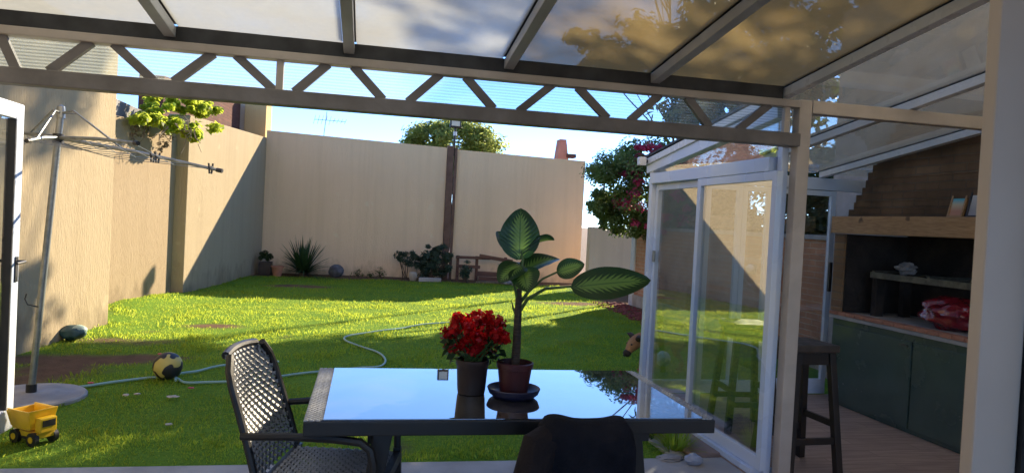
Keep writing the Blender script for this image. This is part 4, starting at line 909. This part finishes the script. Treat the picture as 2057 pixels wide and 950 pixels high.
# ------------------------------------------------------------------ woven chairs (local +x is the front)
def chair():
    t = thing('wicker_chair', 'black woven armchair at the left end of the table', 'chair', (0, 0, 0), 'woven chairs at the table')
    HB, HT = 0.46, 0.94
    def bx(z): return -0.215-0.155*max(0, (z-HB)/(HT-HB))**1.1
    def hw_(z):
        u = (z-HB)/(HT-HB); w = 0.245-0.02*u
        if u > 0.78: w -= 0.075*((u-0.78)/0.22)**2
        return w
    def bow(y, z): return -0.035*(1-(y/0.25)**2)*min(1, (z-HB)/0.2+0.3)
    # side frame members
    for s in (-1, 1):
        zs = [HB-0.06+(HT-HB+0.05)*k/10 for k in range(11)]
        pts = [(bx(max(z, HB)), s*(hw_(min(max(z, HB), HT))+0.012), z) for z in zs]
        mb = MB()
        for a, b in zip(pts, pts[1:]): pass
        mb.tube(pts, 0.016, 8).build('back_rail', 'black_metal', t, True)
        MB().bar((bx(HB)+0.01, s*0.255, HB), (-0.285, s*0.262, 0.0), 0.042, 0.03, up=(1, 0, 0), bev=0.004, w2=0.032, h2=0.026).build('leg', 'black_metal', t)
        zt = 0.655
        ap = [(bx(zt)-0.005, s*0.262, zt-0.012), (-0.10, s*0.282, zt+0.004), (0.08, s*0.288, zt+0.006), (0.185, s*0.288, zt-0.002), (0.222, s*0.286, zt-0.03), (0.236, s*0.284, zt-0.09), (0.242, s*0.280, 0.45)]
        MB().tube(ap, [0.015, 0.016, 0.017, 0.017, 0.018, 0.017, 0.016], 8).build('armrest', 'black_metal', t, True)
        MB().bar((0.242, s*0.28, 0.46), (0.262, s*0.284, 0.0), 0.042, 0.034, up=(1, 0, 0), bev=0.004, w2=0.032, h2=0.028).build('leg', 'black_metal', t)
    tp = []
    for k in range(13):
        y = -hw_(HT)-0.012+2*(hw_(HT)+0.012)*k/12; tp.append((bx(HT)+bow(y, HT), y, HT+0.012*(1-(y/0.17)**2)-0.012))
    MB().tube(tp, 0.0165, 8).build('top_rail', 'black_metal', t, True)
    mb = MB()
    for yy in (-0.235, 0.235): mb.bar((-0.21, yy, 0.425), (0.24, yy, 0.425), 0.03, 0.045)
    for xx in (-0.21, 0.245): mb.bar((xx, -0.25, 0.426), (xx, 0.25, 0.426), 0.032, 0.046)
    mb.build('seat_frame', 'black_metal', t)
    # woven back: pale bands over dark uprights
    h = MB(); nz_ = 26; ny = 19
    for i in range(nz_):
        z = HB+0.015+(HT-HB-0.03)*i/(nz_-1); w = hw_(z); L_, U_ = [], []
        n = ny*2+1
        for k in range(n):
            y = -w+2*w*k/(n-1); off = 0.006*(1 if (k//1+ i) % 2 else -1) if k % 2 == 0 else 0
            off = 0.0065*cos(pi*(k+ i*2)/2.0) if True else off
            x = bx(z)+bow(y, z)+off
            L_.append(h.b.verts.new((x, y, z-0.0098))); U_.append(h.b.verts.new((x, y, z+0.0098)))
        for k in range(n-1): h.b.faces.new((L_[k], L_[k+1], U_[k+1], U_[k]))
    bk = h.build('back_weave', 'weave_pale', t, True)
    h = MB()
    for j in range(ny+1):
        fy = -0.97+1.94*j/ny; L_, U_ = [], []
        for k in range(23*2+1):
            z = HB+(HT-HB-0.005)*k/46; y = hw_(z)*fy; x = bx(z)+bow(y, z)+0.006*cos(pi*(k+2*j)/2.0)
            L_.append(h.b.verts.new((x, y-0.0100, z))); U_.append(h.b.verts.new((x, y+0.0100, z)))
        for k in range(46): h.b.faces.new((L_[k], L_[k+1], U_[k+1], U_[k]))
    h.build('back_strand', 'weave_dark', t, True)
    h = MB(); g_ = MB()
    for i in range(24):
        x = -0.195+0.42*i/23; A, B = [], []
        for k in range(41):
            y = -0.232+0.464*k/40; z = 0.452+0.005*cos(pi*(k+2*i)/2.0)
            A.append(h.b.verts.new((x-0.0078, y, z))); B.append(h.b.verts.new((x+0.0078, y, z)))
        for k in range(40): h.b.faces.new((A[k], A[k+1], B[k+1], B[k]))
    for i in range(21):
        y = -0.23+0.46*i/20; A, B = [], []
        for k in range(47):
            x = -0.20+0.43*k/46; z = 0.451+0.005*cos(pi*(k+2*i)/2.0)
            A.append(g_.b.verts.new((x, y-0.0088, z))); B.append(g_.b.verts.new((x, y+0.0088, z)))
        for k in range(46): g_.b.faces.new((A[k], A[k+1], B[k+1], B[k]))
    h.build('seat_weave', 'weave_pale', t, True); g_.build('seat_strand', 'weave_dark', t, True)
    return t
ch = chair()
nearb = on_z(487, 878, 0.655)                              # where the near arm meets the back
ra = -YAW
# local point (-0.27, -0.27) lands on nearb
def place(loc_l, world, a):
    c, s = cos(a), sin(a); return (world[0]-(loc_l[0]*c-loc_l[1]*s), world[1]-(loc_l[0]*s+loc_l[1]*c), 0.012)
ch.location = place((-0.27, -0.27), nearb, ra); ch.rotation_euler = (0, 0, ra)
JD = 2.5
cx = (at_d(1105, 835, JD)+at_d(1255, 842, JD))/2
c2 = chair(); c2['label'] = 'smaller black woven armchair in the foreground with a jacket over its back'
for k in c2.children: k.data.transform(Matrix.Diagonal((0.92, 0.74, 0.83, 1)))
for k in [k for k in c2.children if k.name.startswith('armrest')]: bpy.data.objects.remove(k)
c2.location = (cx.x, cx.y+0.335, 0.012); c2.rotation_euler = (0, 0, radians(90))

# jacket over the chair back
jk = thing('jacket', 'black jacket draped over the back of the foreground chair', 'jacket', (cx.x, cx.y, 0.3))
def jacket():
    mb = MB(); rows, cols = 36, 28; grid = []
    xl0, xr0 = at_d(1080, 850, JD).x, at_d(1270, 880, JD).x
    for r in range(rows+1):
        t = r/rows*2-1                                     # -1 back hem .. 0 ridge .. 1 front hem
        row = []
        for c in range(cols+1):
            u = c/cols
            zr = at_d(1180, 840, JD).z+0.016*(math.exp(-((u-0.17)/0.16)**2))+0.010*math.exp(-((u-0.86)/0.12)**2)-0.030*max(0, abs(u-0.5)-0.42)/0.08
            k = abs(t); ang = min(1, k/0.14)*pi/2
            y = 0.06*sin(ang)*(1 if t > 0 else -1); drop = 0.045*(1-cos(ang))
            if k > 0.14: drop += (k-0.14)/0.86*0.56; y += (1 if t > 0 else -1)*(0.02+0.03*(k-0.14))*(1+0.5*noise.noise(Vector((u*5, t*2, 0))))
            flare = 0.03*max(0, k-0.1); x = xl0-flare+(xr0-xl0+flare*1.4)*u
            fold = 0.012*noise.noise(Vector((u*7+t, t*1.5, 5)))*min(1, k*4)
            lean = 0.10*(drop)
            row.append(mb.b.verts.new((x, cx.y+y+fold+(lean if t > 0 else lean), zr-drop)))
        grid.append(row)
    for r in range(rows):
        for c in range(cols): mb.b.faces.new((grid[r][c], grid[r][c+1], grid[r+1][c+1], grid[r+1][c]))
    o = mb.build('body', 'jacket', jk, True); s = o.modifiers.new('thickness', 'SOLIDIFY'); s.thickness = 0.012
    a = at_d(1112, 846, JD-.03); b = at_d(1086, 890, JD-.06); c = at_d(1062, 985, JD-.08); d = at_d(1045, 1080, JD-.1)
    mb = MB().tube([a+Vector((0.03, 0.02, -0.012)), a+Vector((0.01, 0, -0.04)), b, c, d], [0.03, 0.05, 0.062, 0.066, 0.064], 16)
    for v in mb.b.verts: v.co += Vector((1, 0.6, 0))*0.010*noise.noise(v.co*14)
    mb.build('sleeve', 'lining', jk, True)
jacket()

# ------------------------------------------------------------------ pots on the table
pz = TZ+0.0045
pa = on_z(946, 789, pz); pb = on_z(1031, 796, pz)
f1 = thing('red_flower_pot', 'bushy red flowers in a tall dark pot on the table', 'flowers', pa)
r1 = 29*3.45/FPX
MB().lathe([(0, 0.002), (r1*0.86, 0.002), (r1*0.9, 0.02), (r1*1.0, 0.125), (r1*1.06, 0.13), (r1*1.07, 0.152), (r1*0.98, 0.154), (r1*0.93, 0.125), (0, 0.122)], pa).build('pot', 'pot_dark', f1, True)
MB().blob(pa+Vector((0, 0, 0.122)), (r1*0.88, r1*0.88, 0.014), 2, 0.3, 4).build('soil', 'soil', f1, True)
stm = MB(); heads = []
random.seed(21)
for k in range(44):
    rr_ = sqrt((k+0.5)/44); aa_ = k*2.39996
    x = 956+62*rr_*cos(aa_)+random.uniform(-5, 5); y = 671+42*rr_*sin(aa_)+random.uniform(-5, 5)
    if y > 690 and x > 985: y -= 22
    w_ = at_d(x, y, pa.length and (pa-CAM).dot(FW)+random.uniform(-0.10, 0.10)); heads.append(w_)
    stm.tube([pa+Vector((random.uniform(-.03, .03), random.uniform(-.03, .03), 0.12)), (pa+w_)/2+Vector((0, 0, 0.07)), w_], [0.004, 0.003, 0.0025], 5)
stm.build('stems', 'stem_green', f1, True)
P_, N_ = [], []
for w_ in heads:
    d = RNG.normal(0, 1, (46, 3)); d /= np.linalg.norm(d, axis=1)[:, None]; P_.append(np.array(w_)+d*RNG.uniform(0.008, 0.031, 46)[:, None]); N_.append(d)
v, q = leaf_quads(np.concatenate(P_), np.concatenate(N_), 0.026, 0.022, 0.5, 0.2); np_mesh('petals', v, q, 'redpetal', f1)
P_ = []
for k in range(150):
    x, y = random.uniform(900, 1012), random.uniform(668, 728)
    if random.random() < 0.25: x, y = random.uniform(892, 915), random.uniform(672, 712)
    P_.append(at_d(x, y, (pa-CAM).dot(FW)+random.uniform(-0.09, 0.10)))
v, q = leaf_quads(np.array(P_), np.tile([0, 0, 1.0], (150, 1)), 0.050, 0.032, 0.6); np_mesh('leaves', v, q, 'leaf_dark', f1)

f2 = thing('dieffenbachia_plant', 'tall potted plant with large variegated leaves in a maroon pot', 'plant', pb); f2.name = 'variegated_plant'
DP = (pb-CAM).dot(FW); px1 = DP/FPX
r2 = 35*px1
sc_ = thing('plant_saucer', 'navy blue saucer under the maroon pot', 'saucer', pb)
MB().lathe([(0, 0.001), (r2*1.15, 0.001), (r2*1.42, 0.018), (r2*1.53, 0.04), (r2*1.50, 0.043), (r2*1.36, 0.022), (r2*1.1, 0.010), (0, 0.009)], pb, 40).build('dish', 'saucer', sc_, True)
zb_ = Vector((0, 0, 0.0105))
MB().lathe([(0, 0), (r2*0.78, 0), (r2*0.98, 0.118), (r2*1.05, 0.120), (r2*1.07, 0.143), (r2*0.99, 0.146), (r2*0.93, 0.115), (0, 0.112)], pb+zb_, 40).build('pot', 'pot_red', f2, True)
MB().blob(pb+zb_+Vector((0, 0, 0.112)), (r2*0.88, r2*0.88, 0.012), 2, 0.3, 4).build('soil', 'soil', f2, True)
def A(x, y, dd=0.0): return at_d(x, y, DP+dd)
st0 = pb+zb_+Vector((0, 0, 0.105))
mb = MB(); mb.tube([st0, A(1038, 690), A(1040, 640), A(1042, 600), A(1043, 580)], [0.021, 0.019, 0.0175, 0.015, 0.011], 12)
mb.build('stem', 'stem_brown', f2, True)
pt = MB()
pt.tube([A(1043, 600), A(1048, 560), A(1050, 520), A(1046, 505)], [0.009, 0.007, 0.005, 0.004], 8)
pt.tube([A(1044, 625), A(1060, 600, -.02), A(1095, 580, -.05), A(1148, 575, -.09)], [0.009, 0.008, 0.007, 0.005], 8)
pt.tube([A(1043, 610), A(1062, 585), A(1090, 560), A(1122, 545)], [0.008, 0.007, 0.005, 0.004], 8)
pt.tube([A(1042, 600), A(1044, 560, .02), A(1052, 520, .03), A(1056, 500, .03)], [0.007, 0.005, 0.004, 0.003], 8)
pt.tube([A(1040, 605), A(1032, 570, -.02), A(1022, 540, -.04)], [0.007, 0.005, 0.004], 8)
pt.tube([A(1038, 635), A(1031, 620), A(1028, 606)], [0.007, 0.005, 0.002], 8)
pt.build('leaf_stalks', 'stem_green', f2, True)
def big_leaf(base, tip, width, nrm, fold=0.18, droop=0.0, roll=0.0, taper=1.0):
    base, tip = Vector(base), Vector(tip); ax = tip-base; L = ax.length; d = ax/L; n = Vector(nrm); n = (n-d*n.dot(d)).normalized(); s = d.cross(n)
    mb = MB(); uvl = mb.b.loops.layers.uv.new('UVMap'); R, Cc = 22, 12; g = []
    for i in range(R+1):
        t = i/R; w = width*0.5*(sin(pi*t**0.82)**0.62)*(1 if t < 0.5 else 1-0.12*(t-0.5)); row = []
        for j in range(Cc+1):
            u = j/Cc*2-1; rip = 0.012*L*noise.noise(Vector((t*7, u*1.5, width*40)))*abs(u)
            p = base+ax*t+s*(w*u)+n*(fold*abs(u)*w+droop*L*(-(2*t-1)**2+0.2)+rip+roll*w*u)
            row.append((mb.b.verts.new(p), (u*0.5+0.5, t)))
        g.append(row)
    for i in range(R):
        for j in range(Cc):
            q = [g[i][j], g[i][j+1], g[i+1][j+1], g[i+1][j]]; f = mb.b.faces.new([x[0] for x in q])
            for lp, x in zip(f.loops, q): lp[uvl].uv = x[1]
    o = mb.build('leaf', 'dieff', f2, True); return o
CAMD = -FW
big_leaf(A(1043, 522), A(1046, 418, .02), 82*px1, CAMD+Vector((-0.1, 0, 0.1)), 0.12, 0.02)
big_leaf(A(1146, 576, -.09), A(1308, 562, -.10), 68*px1, CAMD+Vector((0, 0, 0.45)), 0.10, 0.03)
big_leaf(A(1118, 548, .02), A(1174, 530, .0), 44*px1, CAMD+Vector((0.2, 0, 0.5)), 0.15, 0.03)
big_leaf(A(1054, 500, .02), A(1112, 478, .08), 60*px1, Vector((0, 0, 1))-CAMD*0.15, 0.5, 0.10)
big_leaf(A(1046, 545, .0), A(1124, 515, .12), 64*px1, Vector((0, 0, 1))+CAMD*0.35, 0.3, 0.08)
big_leaf(A(1050, 530, .0), A(1002, 565, -.10), 58*px1, Vector((0.1, 0, 1))+CAMD*0.5, 0.25, 0.08)
big_leaf(A(1048, 535, -.02), A(1060, 585, -.14), 62*px1, CAMD+Vector((0, 0, 0.4)), 0.2, 0.06)
big_leaf(A(1040, 520, .05), A(1000, 462, .16), 52*px1, CAMD+Vector((0.5, 0, 0.6)), 0.3, 0.05)
big_leaf(A(1042, 540, .06), A(1010, 532, .2), 58*px1, Vector((0, 0, 1))+CAMD*0.2, 0.25, 0.05)

# ------------------------------------------------------------------ clothes dryer
base = Vector((-2.44, 5.98, 0)); top = Vector((-2.31, 5.98, 2.19))
ds = thing('dryer_base', 'round stepped concrete slab under the clothes dryer pole', 'base', base)
MB().lathe([(0, 0.028), (0.18, 0.028), (0.19, 0.020), (0.26, 0.020), (0.27, 0.012), (0.36, 0.012), (0.372, 0.0), (0.372, -0.03)][::-1], base+Vector((0, 0, 0.022)), 48).build('slab', 'concrete', ds, True)
cd = thing('clothes_dryer', 'leaning umbrella style clothes dryer on a steel pole', 'clothes dryer', base)
MB().tube([base+Vector((0, 0, 0.05)), top], 0.024, 14).build('pole', 'galv', cd, True)
MB().tube([base+Vector((0, 0, 0.05)), base+Vector((0, 0, 0.11))], 0.036, 14).build('collar', 'black', cd, True)
hub = base+(top-base)*0.905
MB().tube([hub-Vector((0, 0, 0.04)), hub+Vector((0, 0, 0.03))], 0.038, 12).build('hub', 'black', cd, True)
MB().lathe([(0, 0.045), (0.026, 0.03), (0.030, 0), (0.030, -0.06)], top, 14).build('cap', 'galv', cd, True)
arms = [(443, 343, 5.3), (275, 288, 4.85), (55, 283, 4.9), (40, 268, 5.9)]
ends = []
for x, y, d in arms:
    e = at_d(x, y, d); ends.append(e)
    MB().tube([hub, hub+(e-hub)*0.5+Vector((0, 0, 0.012)), e], [0.015, 0.013, 0.011], 8).build('arm', 'galv', cd, True)
    MB().tube([e-(e-hub).normalized()*0.03, e+(e-hub).normalized()*0.015], 0.016, 8).build('arm_tip', 'black', cd, True)
for e, k in zip(ends, (0.42, 0.72, 0.75, 0.75)):
    j = hub+(e-hub)*k
    MB().tube([top-Vector((0, 0, 0.02)), top+(j-top)*0.25+Vector((0, 0, 0.05)), j], 0.007, 6).build('brace', 'galv', cd, True)
lnm = MB()
for k in (0.35, 0.5, 0.65, 0.8, 0.95):
    pp = [hub+(e-hub)*k for e in (ends[0], ends[1], ends[2], ends[3])]
    for a, b in zip(pp, pp[1:]+pp[:1]): lnm.tube([a, (a+b)/2-Vector((0, 0, 0.03+0.03*k)), b], 0.0022, 4)
lnm.build('line', 'galv', cd)
MB().tube([base+Vector((0.035, -0.02, 0.70)), base+Vector((-0.03, -0.04, 0.72)), base+Vector((-0.05, -0.04, 0.76)), base+Vector((-0.04, -0.04, 0.80))], 0.005, 6).build('hook', 'black', cd, True)
PEG = ['dark clothes peg on the dryer arm, left one of the close pair', 'dark clothes peg on the dryer arm, right one of the close pair', 'dark clothes peg near the outer tip of the dryer arm']
for i, k in enumerate((0.585, 0.615, 0.94)):
    p = hub+(ends[0]-hub)*k; t = thing('clothes_peg', PEG[i], 'clothes peg', p-Vector((0, 0, 0.02)), 'pegs on the dryer arm')
    for s in (-1, 1): MB().bar(p+Vector((s*0.004, s*0.012, -0.038)), p+Vector((s*0.012, s*0.014, 0.040)), 0.013, 0.010, bev=0.002).build('jaw', 'black', t)
    MB().tube([p+Vector((-0.014, 0, 0.012)), p+Vector((0.014, 0, 0.012))], 0.008, 8).build('spring', 'galv', t)

# ------------------------------------------------------------------ garden hose
def spline(pts, n=10):
    pts = [Vector(p) for p in pts]; out = []
    for i in range(len(pts)-1):
        p0, p1, p2, p3 = pts[max(i-1, 0)], pts[i], pts[i+1], pts[min(i+2, len(pts)-1)]
        for k in range(n):
            t = k/n; out.append(0.5*((2*p1)+(p2-p0)*t+(2*p0-5*p1+4*p2-p3)*t*t+(3*p1-p0-3*p2+p3)*t**3))
    return out+[pts[-1]]
hp = [(96, 784), (165, 781), (235, 771), (300, 763), (350, 764), (372, 773), (420, 772), (480, 769), (540, 763), (600, 755), (660, 748), (720, 741), (762, 738), (774, 727), (760, 712), (725, 700), (694, 688), (698, 678), (745, 669), (800, 662), (850, 654), (905, 650), (950, 648)]
pts = spline([on_z(x, y) for x, y in hp])
MBH = MB().tube([Vector((p.x, p.y, lawn_z(p.x, p.y)+0.020)) for p in pts], 0.011, 8)
tag(MBH.build('garden_hose', 'hose', smooth=True), 'long pale teal hose snaking across the lawn', 'hose')
hp = [(352, 770), (358, 758), (395, 751), (440, 741), (500, 735), (560, 731)]
pts = spline([on_z(x, y) for x, y in hp])
tag(MB().tube([Vector((p.x, p.y, lawn_z(p.x, p.y)+0.024)) for p in pts], 0.011, 8).build('garden_hose', 'hose', smooth=True), 'short hose end looping behind the left chair', 'hose')

# ------------------------------------------------------------------ toys
bl = on_z(336, 762); R_ = 28*((bl-CAM).dot(FW))/FPX
o = MB().sphere((bl.x, bl.y, R_*0.97), R_, 32, 20)
tag(o.build('toy_ball', 'ballmat', smooth=True), 'yellow and black ball on the lawn beside the hose', 'ball')
tk = on_z(68, 888)
tr = thing('toy_truck', 'yellow plastic toy dump truck on the grass by the open door', 'toy truck', (tk.x, tk.y, 0))
def T(x, y, z):
    a = radians(-34); x, y, z = x*0.8, y*0.8, z*0.88; return Vector((tk.x+x*cos(a)-y*sin(a), tk.y+x*sin(a)+y*cos(a), 0.01+z))
def tbox(x0, x1, y0, y1, z0_, z1_, m, name, par=tr, dx=0, dz=0, bev=0.006):
    c = [T(x0, y0, z0_), T(x1, y0, z0_), T(x1, y1, z0_), T(x0, y1, z0_), T(x0-dx, y0-dx, z1_+dz), T(x1+dx, y0-dx, z1_), T(x1+dx, y1+dx, z1_), T(x0-dx, y1+dx, z1_+dz)]
    return MB().hexa(c, bev).build(name, m, par)
tbox(-0.15, 0.14, -0.07, 0.07, 0.045, 0.085, 'yellow', 'chassis')
tbox(-0.05, 0.05, -0.075, 0.075, 0.03, 0.05, 'black', 'sump')
bd_ = MB()
def slab(ps, q): bd_.hexa(ps+[p+q for p in ps], 0.004)
slab([T(-0.13, -0.09, 0.10), T(0.07, -0.09, 0.10), T(0.07, 0.09, 0.10), T(-0.13, 0.09, 0.10)], Vector((0, 0, 0.012)))
for s in (-1, 1): bd_.hexa([T(-0.13, s*0.09, 0.112), T(0.07, s*0.09, 0.112), T(0.07, s*0.078, 0.112), T(-0.13, s*0.078, 0.112), T(-0.16, s*0.112, 0.235), T(0.09, s*0.112, 0.235), T(0.09, s*0.098, 0.235), T(-0.16, s*0.098, 0.235)], 0.003)
bd_.hexa([T(0.07, -0.09, 0.112), T(0.082, -0.09, 0.112), T(0.082, 0.09, 0.112), T(0.07, 0.09, 0.112), T(0.09, -0.112, 0.24), T(0.104, -0.112, 0.24), T(0.104, 0.112, 0.24), T(0.09, 0.112, 0.24)], 0.003)
bd_.hexa([T(-0.142, -0.09, 0.112), T(-0.13, -0.09, 0.112), T(-0.13, 0.09, 0.112), T(-0.142, 0.09, 0.112), T(-0.172, -0.112, 0.22), T(-0.158, -0.112, 0.22), T(-0.158, 0.112, 0.22), T(-0.172, 0.112, 0.22)], 0.003)
bd_.build('dump_bed', 'yellow', tr)
cab = tbox(0.10, 0.165, -0.065, 0.065, 0.087, 0.19, 'yellow', 'cab'); tbox(0.166, 0.17, -0.05, 0.05, 0.13, 0.175, 'black', 'windscreen', cab, bev=0)
for x in (-0.10, 0.10):
    for s in (-1, 1):
        w = MB().tube([T(x, s*0.06, 0.042), T(x, s*0.095, 0.042)], 0.042, 18).build('wheel', 'black', tr, True)
        MB().tube([T(x, s*0.094, 0.042), T(x, s*0.099, 0.042)], 0.02, 14).build('hub_cap', 'yellow', w, True)
tl = on_z(146, 684); s = (tl-CAM).dot(FW)/FPX
ty = thing('garden_toy', 'dark teal and pale green plastic toy lying at the foot of the left wall', 'toy', (tl.x, tl.y, 0))
MB().blob((tl.x, tl.y, 17*s*0.95), (24*s, 20*s, 15*s), 3, 0.25, 2, 4).build('body', 'teal', ty, True)
MB().blob((tl.x+8*s, tl.y+2*s, 21*s), (17*s, 15*s, 11*s), 3, 0.1, 2, 2).build('dome', mat('pale_green_plastic', (0.42, 0.55, 0.45), (0.34, 0.45, 0.37), 0.5), ty, True)
MB().tube([(tl.x-16*s, tl.y-4*s, 20*s), (tl.x-26*s, tl.y-6*s, 16*s), (tl.x-31*s, tl.y-6*s, 8*s)], [7*s, 5*s, 4*s], 10).build('spout', 'teal', ty, True)
lit = [('pale petal lying beside the concrete slab', 252, 801, 'litter'), ('pale petal right of the first, near the slab', 276, 799, 'litter'), ('largest pale leaf on the grass left of the chair', 346, 804, 'litter'), ('pink petal standing just behind the yellow ball', 321, 716, 'pinkpetal'), ('pink petal next to the hose near the slab', 182, 776, 'pinkpetal'), ('pink petal on the grass below the hose loop', 383, 785, 'pinkpetal'), ('small pale petal low on the grass left of the chair', 339, 860, 'litter')]
for lb, x, y, mm in lit:
    c = on_z(x, y); c.z = lawn_z(c.x, c.y)+0.03; mb = MB(); r = 0.025 if 'largest' not in lb else 0.045
    mb.blob(c, (r, r*0.7, 0.008), 2, 0.5, 2.5, x); tag(mb.build('fallen_petal', mm, smooth=True), lb, 'petal', 'petals on the lawn')
# right foreground bits by the kerb
st = on_z(1392, 935); tag(MB().blob((st.x, st.y, 0.04), (0.06, 0.05, 0.04), 3, 0.3, 2, 8).build('pebble', 'stone_blue', smooth=True), 'bluish stone beside the grass tuft under the table end', 'stone')
st = on_z(1345, 925); tag(MB().blob((st.x, st.y, 0.02), (0.09, 0.06, 0.02), 3, 0.3, 2, 9).build('pebble', 'stone', smooth=True), 'flat grey stone left of the bluish one by the kerb', 'stone')
tf = on_z(1355, 905); t = thing('grass_tuft', 'bright green grass tuft growing beside the kerb', 'grass tuft', (tf.x, tf.y, 0))
P = RNG.normal(0, 1, (10, 2))*0.09
blades((tf.x, tf.y, 0), 260, 0.24, 0.009, 'grassblade', t, 'blades', up=0.2)
tf2 = on_z(1300, 880); bushy('weed', 'dark broad leaved weed growing at the kerb under the table', (tf2.x, tf2.y, 0.06), (0.12, 0.10, 0.05), 'leaf_dark', 160, 0.07, 0.045, ncl=8)

# security light on the glass room corner
cl = on_x(1303, 325, 2.44); sc2 = thing('corner_lamp', 'small white box lamp on the outer corner of the glass room', 'lamp', (2.42, 6.1, 2.05))
MB().box((2.36, 6.04, cl.z-0.035), (2.425, 6.11, cl.z+0.04), 0.008).build('housing', 'white_paint', sc2)
MB().box((2.425, 6.06, cl.z-0.01), (2.449, 6.09, cl.z+0.02)).build('bracket', 'black', sc2)

# ------------------------------------------------------------------ dog behind the glass
def dog():
    hd_ = at_d(1258, 694, 7.35); rear = at_d(1362, 690, 7.55); s = 7.4/FPX
    root = thing('dog', 'tan short haired dog with a dark muzzle standing behind the white frame', 'dog', (rear.x, rear.y, 0))
    fx = (Vector((hd_.x, hd_.y, 0))-Vector((rear.x, rear.y, 0))).normalized(); sd_ = Vector((-fx.y, fx.x, 0))
    gz_ = 0.02
    O = Vector((rear.x, rear.y, 0))
    def D(f, s_, z): return O+fx*f+sd_*s_+Vector((0, 0, z+gz_))
    V_ = []; E_ = []; Rr = []
    def add(p, r, par=None):
        V_.append(p); Rr.append(r)
        if par is not None: E_.append((par, len(V_)-1))
        return len(V_)-1
    pel = add(D(-0.02, 0, 0.385), 0.085); w1 = add(D(0.13, 0, 0.38), 0.080, pel); w2 = add(D(0.26, 0, 0.375), 0.098, w1); sh = add(D(0.37, 0, 0.40), 0.095, w2)
    nk = add(D(0.45, 0.01, 0.375), 0.066, sh); hdv = add(D(0.535, 0.02, 0.325), 0.082, nk); mz = add(D(0.59, 0.03, 0.265), 0.048, hdv); ns = add(D(0.625, 0.035, 0.215), 0.030, mz)
    for s_ in (-1, 1):
        st_ = 0.04 if s_ > 0 else -0.03
        a = add(D(-0.01, s_*0.055, 0.32), 0.062, pel); b = add(D(0.03+st_, s_*0.065, 0.225), 0.040, a); c = add(D(-0.065+st_, s_*0.066, 0.135), 0.021, b); d = add(D(-0.05+st_, s_*0.066, 0.035), 0.017, c); add(D(-0.005+st_, s_*0.066, 0.018), 0.020, d)
        a = add(D(0.36, s_*0.06, 0.30), 0.048, sh); b = add(D(0.35-st_, s_*0.063, 0.20), 0.030, a); c = add(D(0.36-st_*1.2, s_*0.064, 0.11), 0.021, b); d = add(D(0.365-st_*1.2, s_*0.064, 0.03), 0.017, c); add(D(0.40-st_*1.2, s_*0.064, 0.018), 0.020, d)
    t = add(D(-0.11, 0, 0.40), 0.026, pel); t = add(D(-0.19, 0.01, 0.33), 0.016, t); add(D(-0.23, 0.02, 0.25), 0.009, t)
    me = bpy.data.meshes.new('body'); o0 = org(root); me.from_pydata([v-o0 for v in V_], E_, [])
    o = bpy.data.objects.new('body', me); COL.objects.link(o); o.parent = root
    md = o.modifiers.new('skin', 'SKIN'); ss = o.modifiers.new('smooth', 'SUBSURF'); ss.levels = ss.render_levels = 2
    for i, sv in enumerate(me.skin_vertices[0].data): sv.radius = (Rr[i], Rr[i]); sv.use_root = (i == 0)
    me.materials.append(M['tan_fur'])
    MB().sphere(D(0.618, 0.034, 0.225), (0.042, 0.042, 0.040)).build('muzzle', 'darkfur', root, True)
    MB().sphere(D(0.648, 0.037, 0.205), 0.016, 12, 8).build('nose', 'black', root, True)
    for s_ in (-1, 1):
        MB().sphere(D(0.592, 0.025+s_*0.045, 0.318), 0.011, 12, 8).build('eye', 'black', root, True)
        e = MB(); b0 = D(0.52, 0.02+s_*0.055, 0.375); tp_ = D(0.55, 0.02+s_*0.135, 0.405 if s_ < 0 else 0.40)
        e.tube([b0, b0+(tp_-b0)*0.5+Vector((0, 0, 0.012)), tp_], [0.032, 0.024, 0.004], 10)
        e.build('ear', 'darkfur', root, True)
dog()
bb = at_d(1331, 730, 7.9); tag(MB().sphere((bb.x, bb.y, 0.10), 0.085, 24, 16).build('toy_ball', 'ballblue', smooth=True), 'small white and blue ball on the grass behind the dog', 'ball')
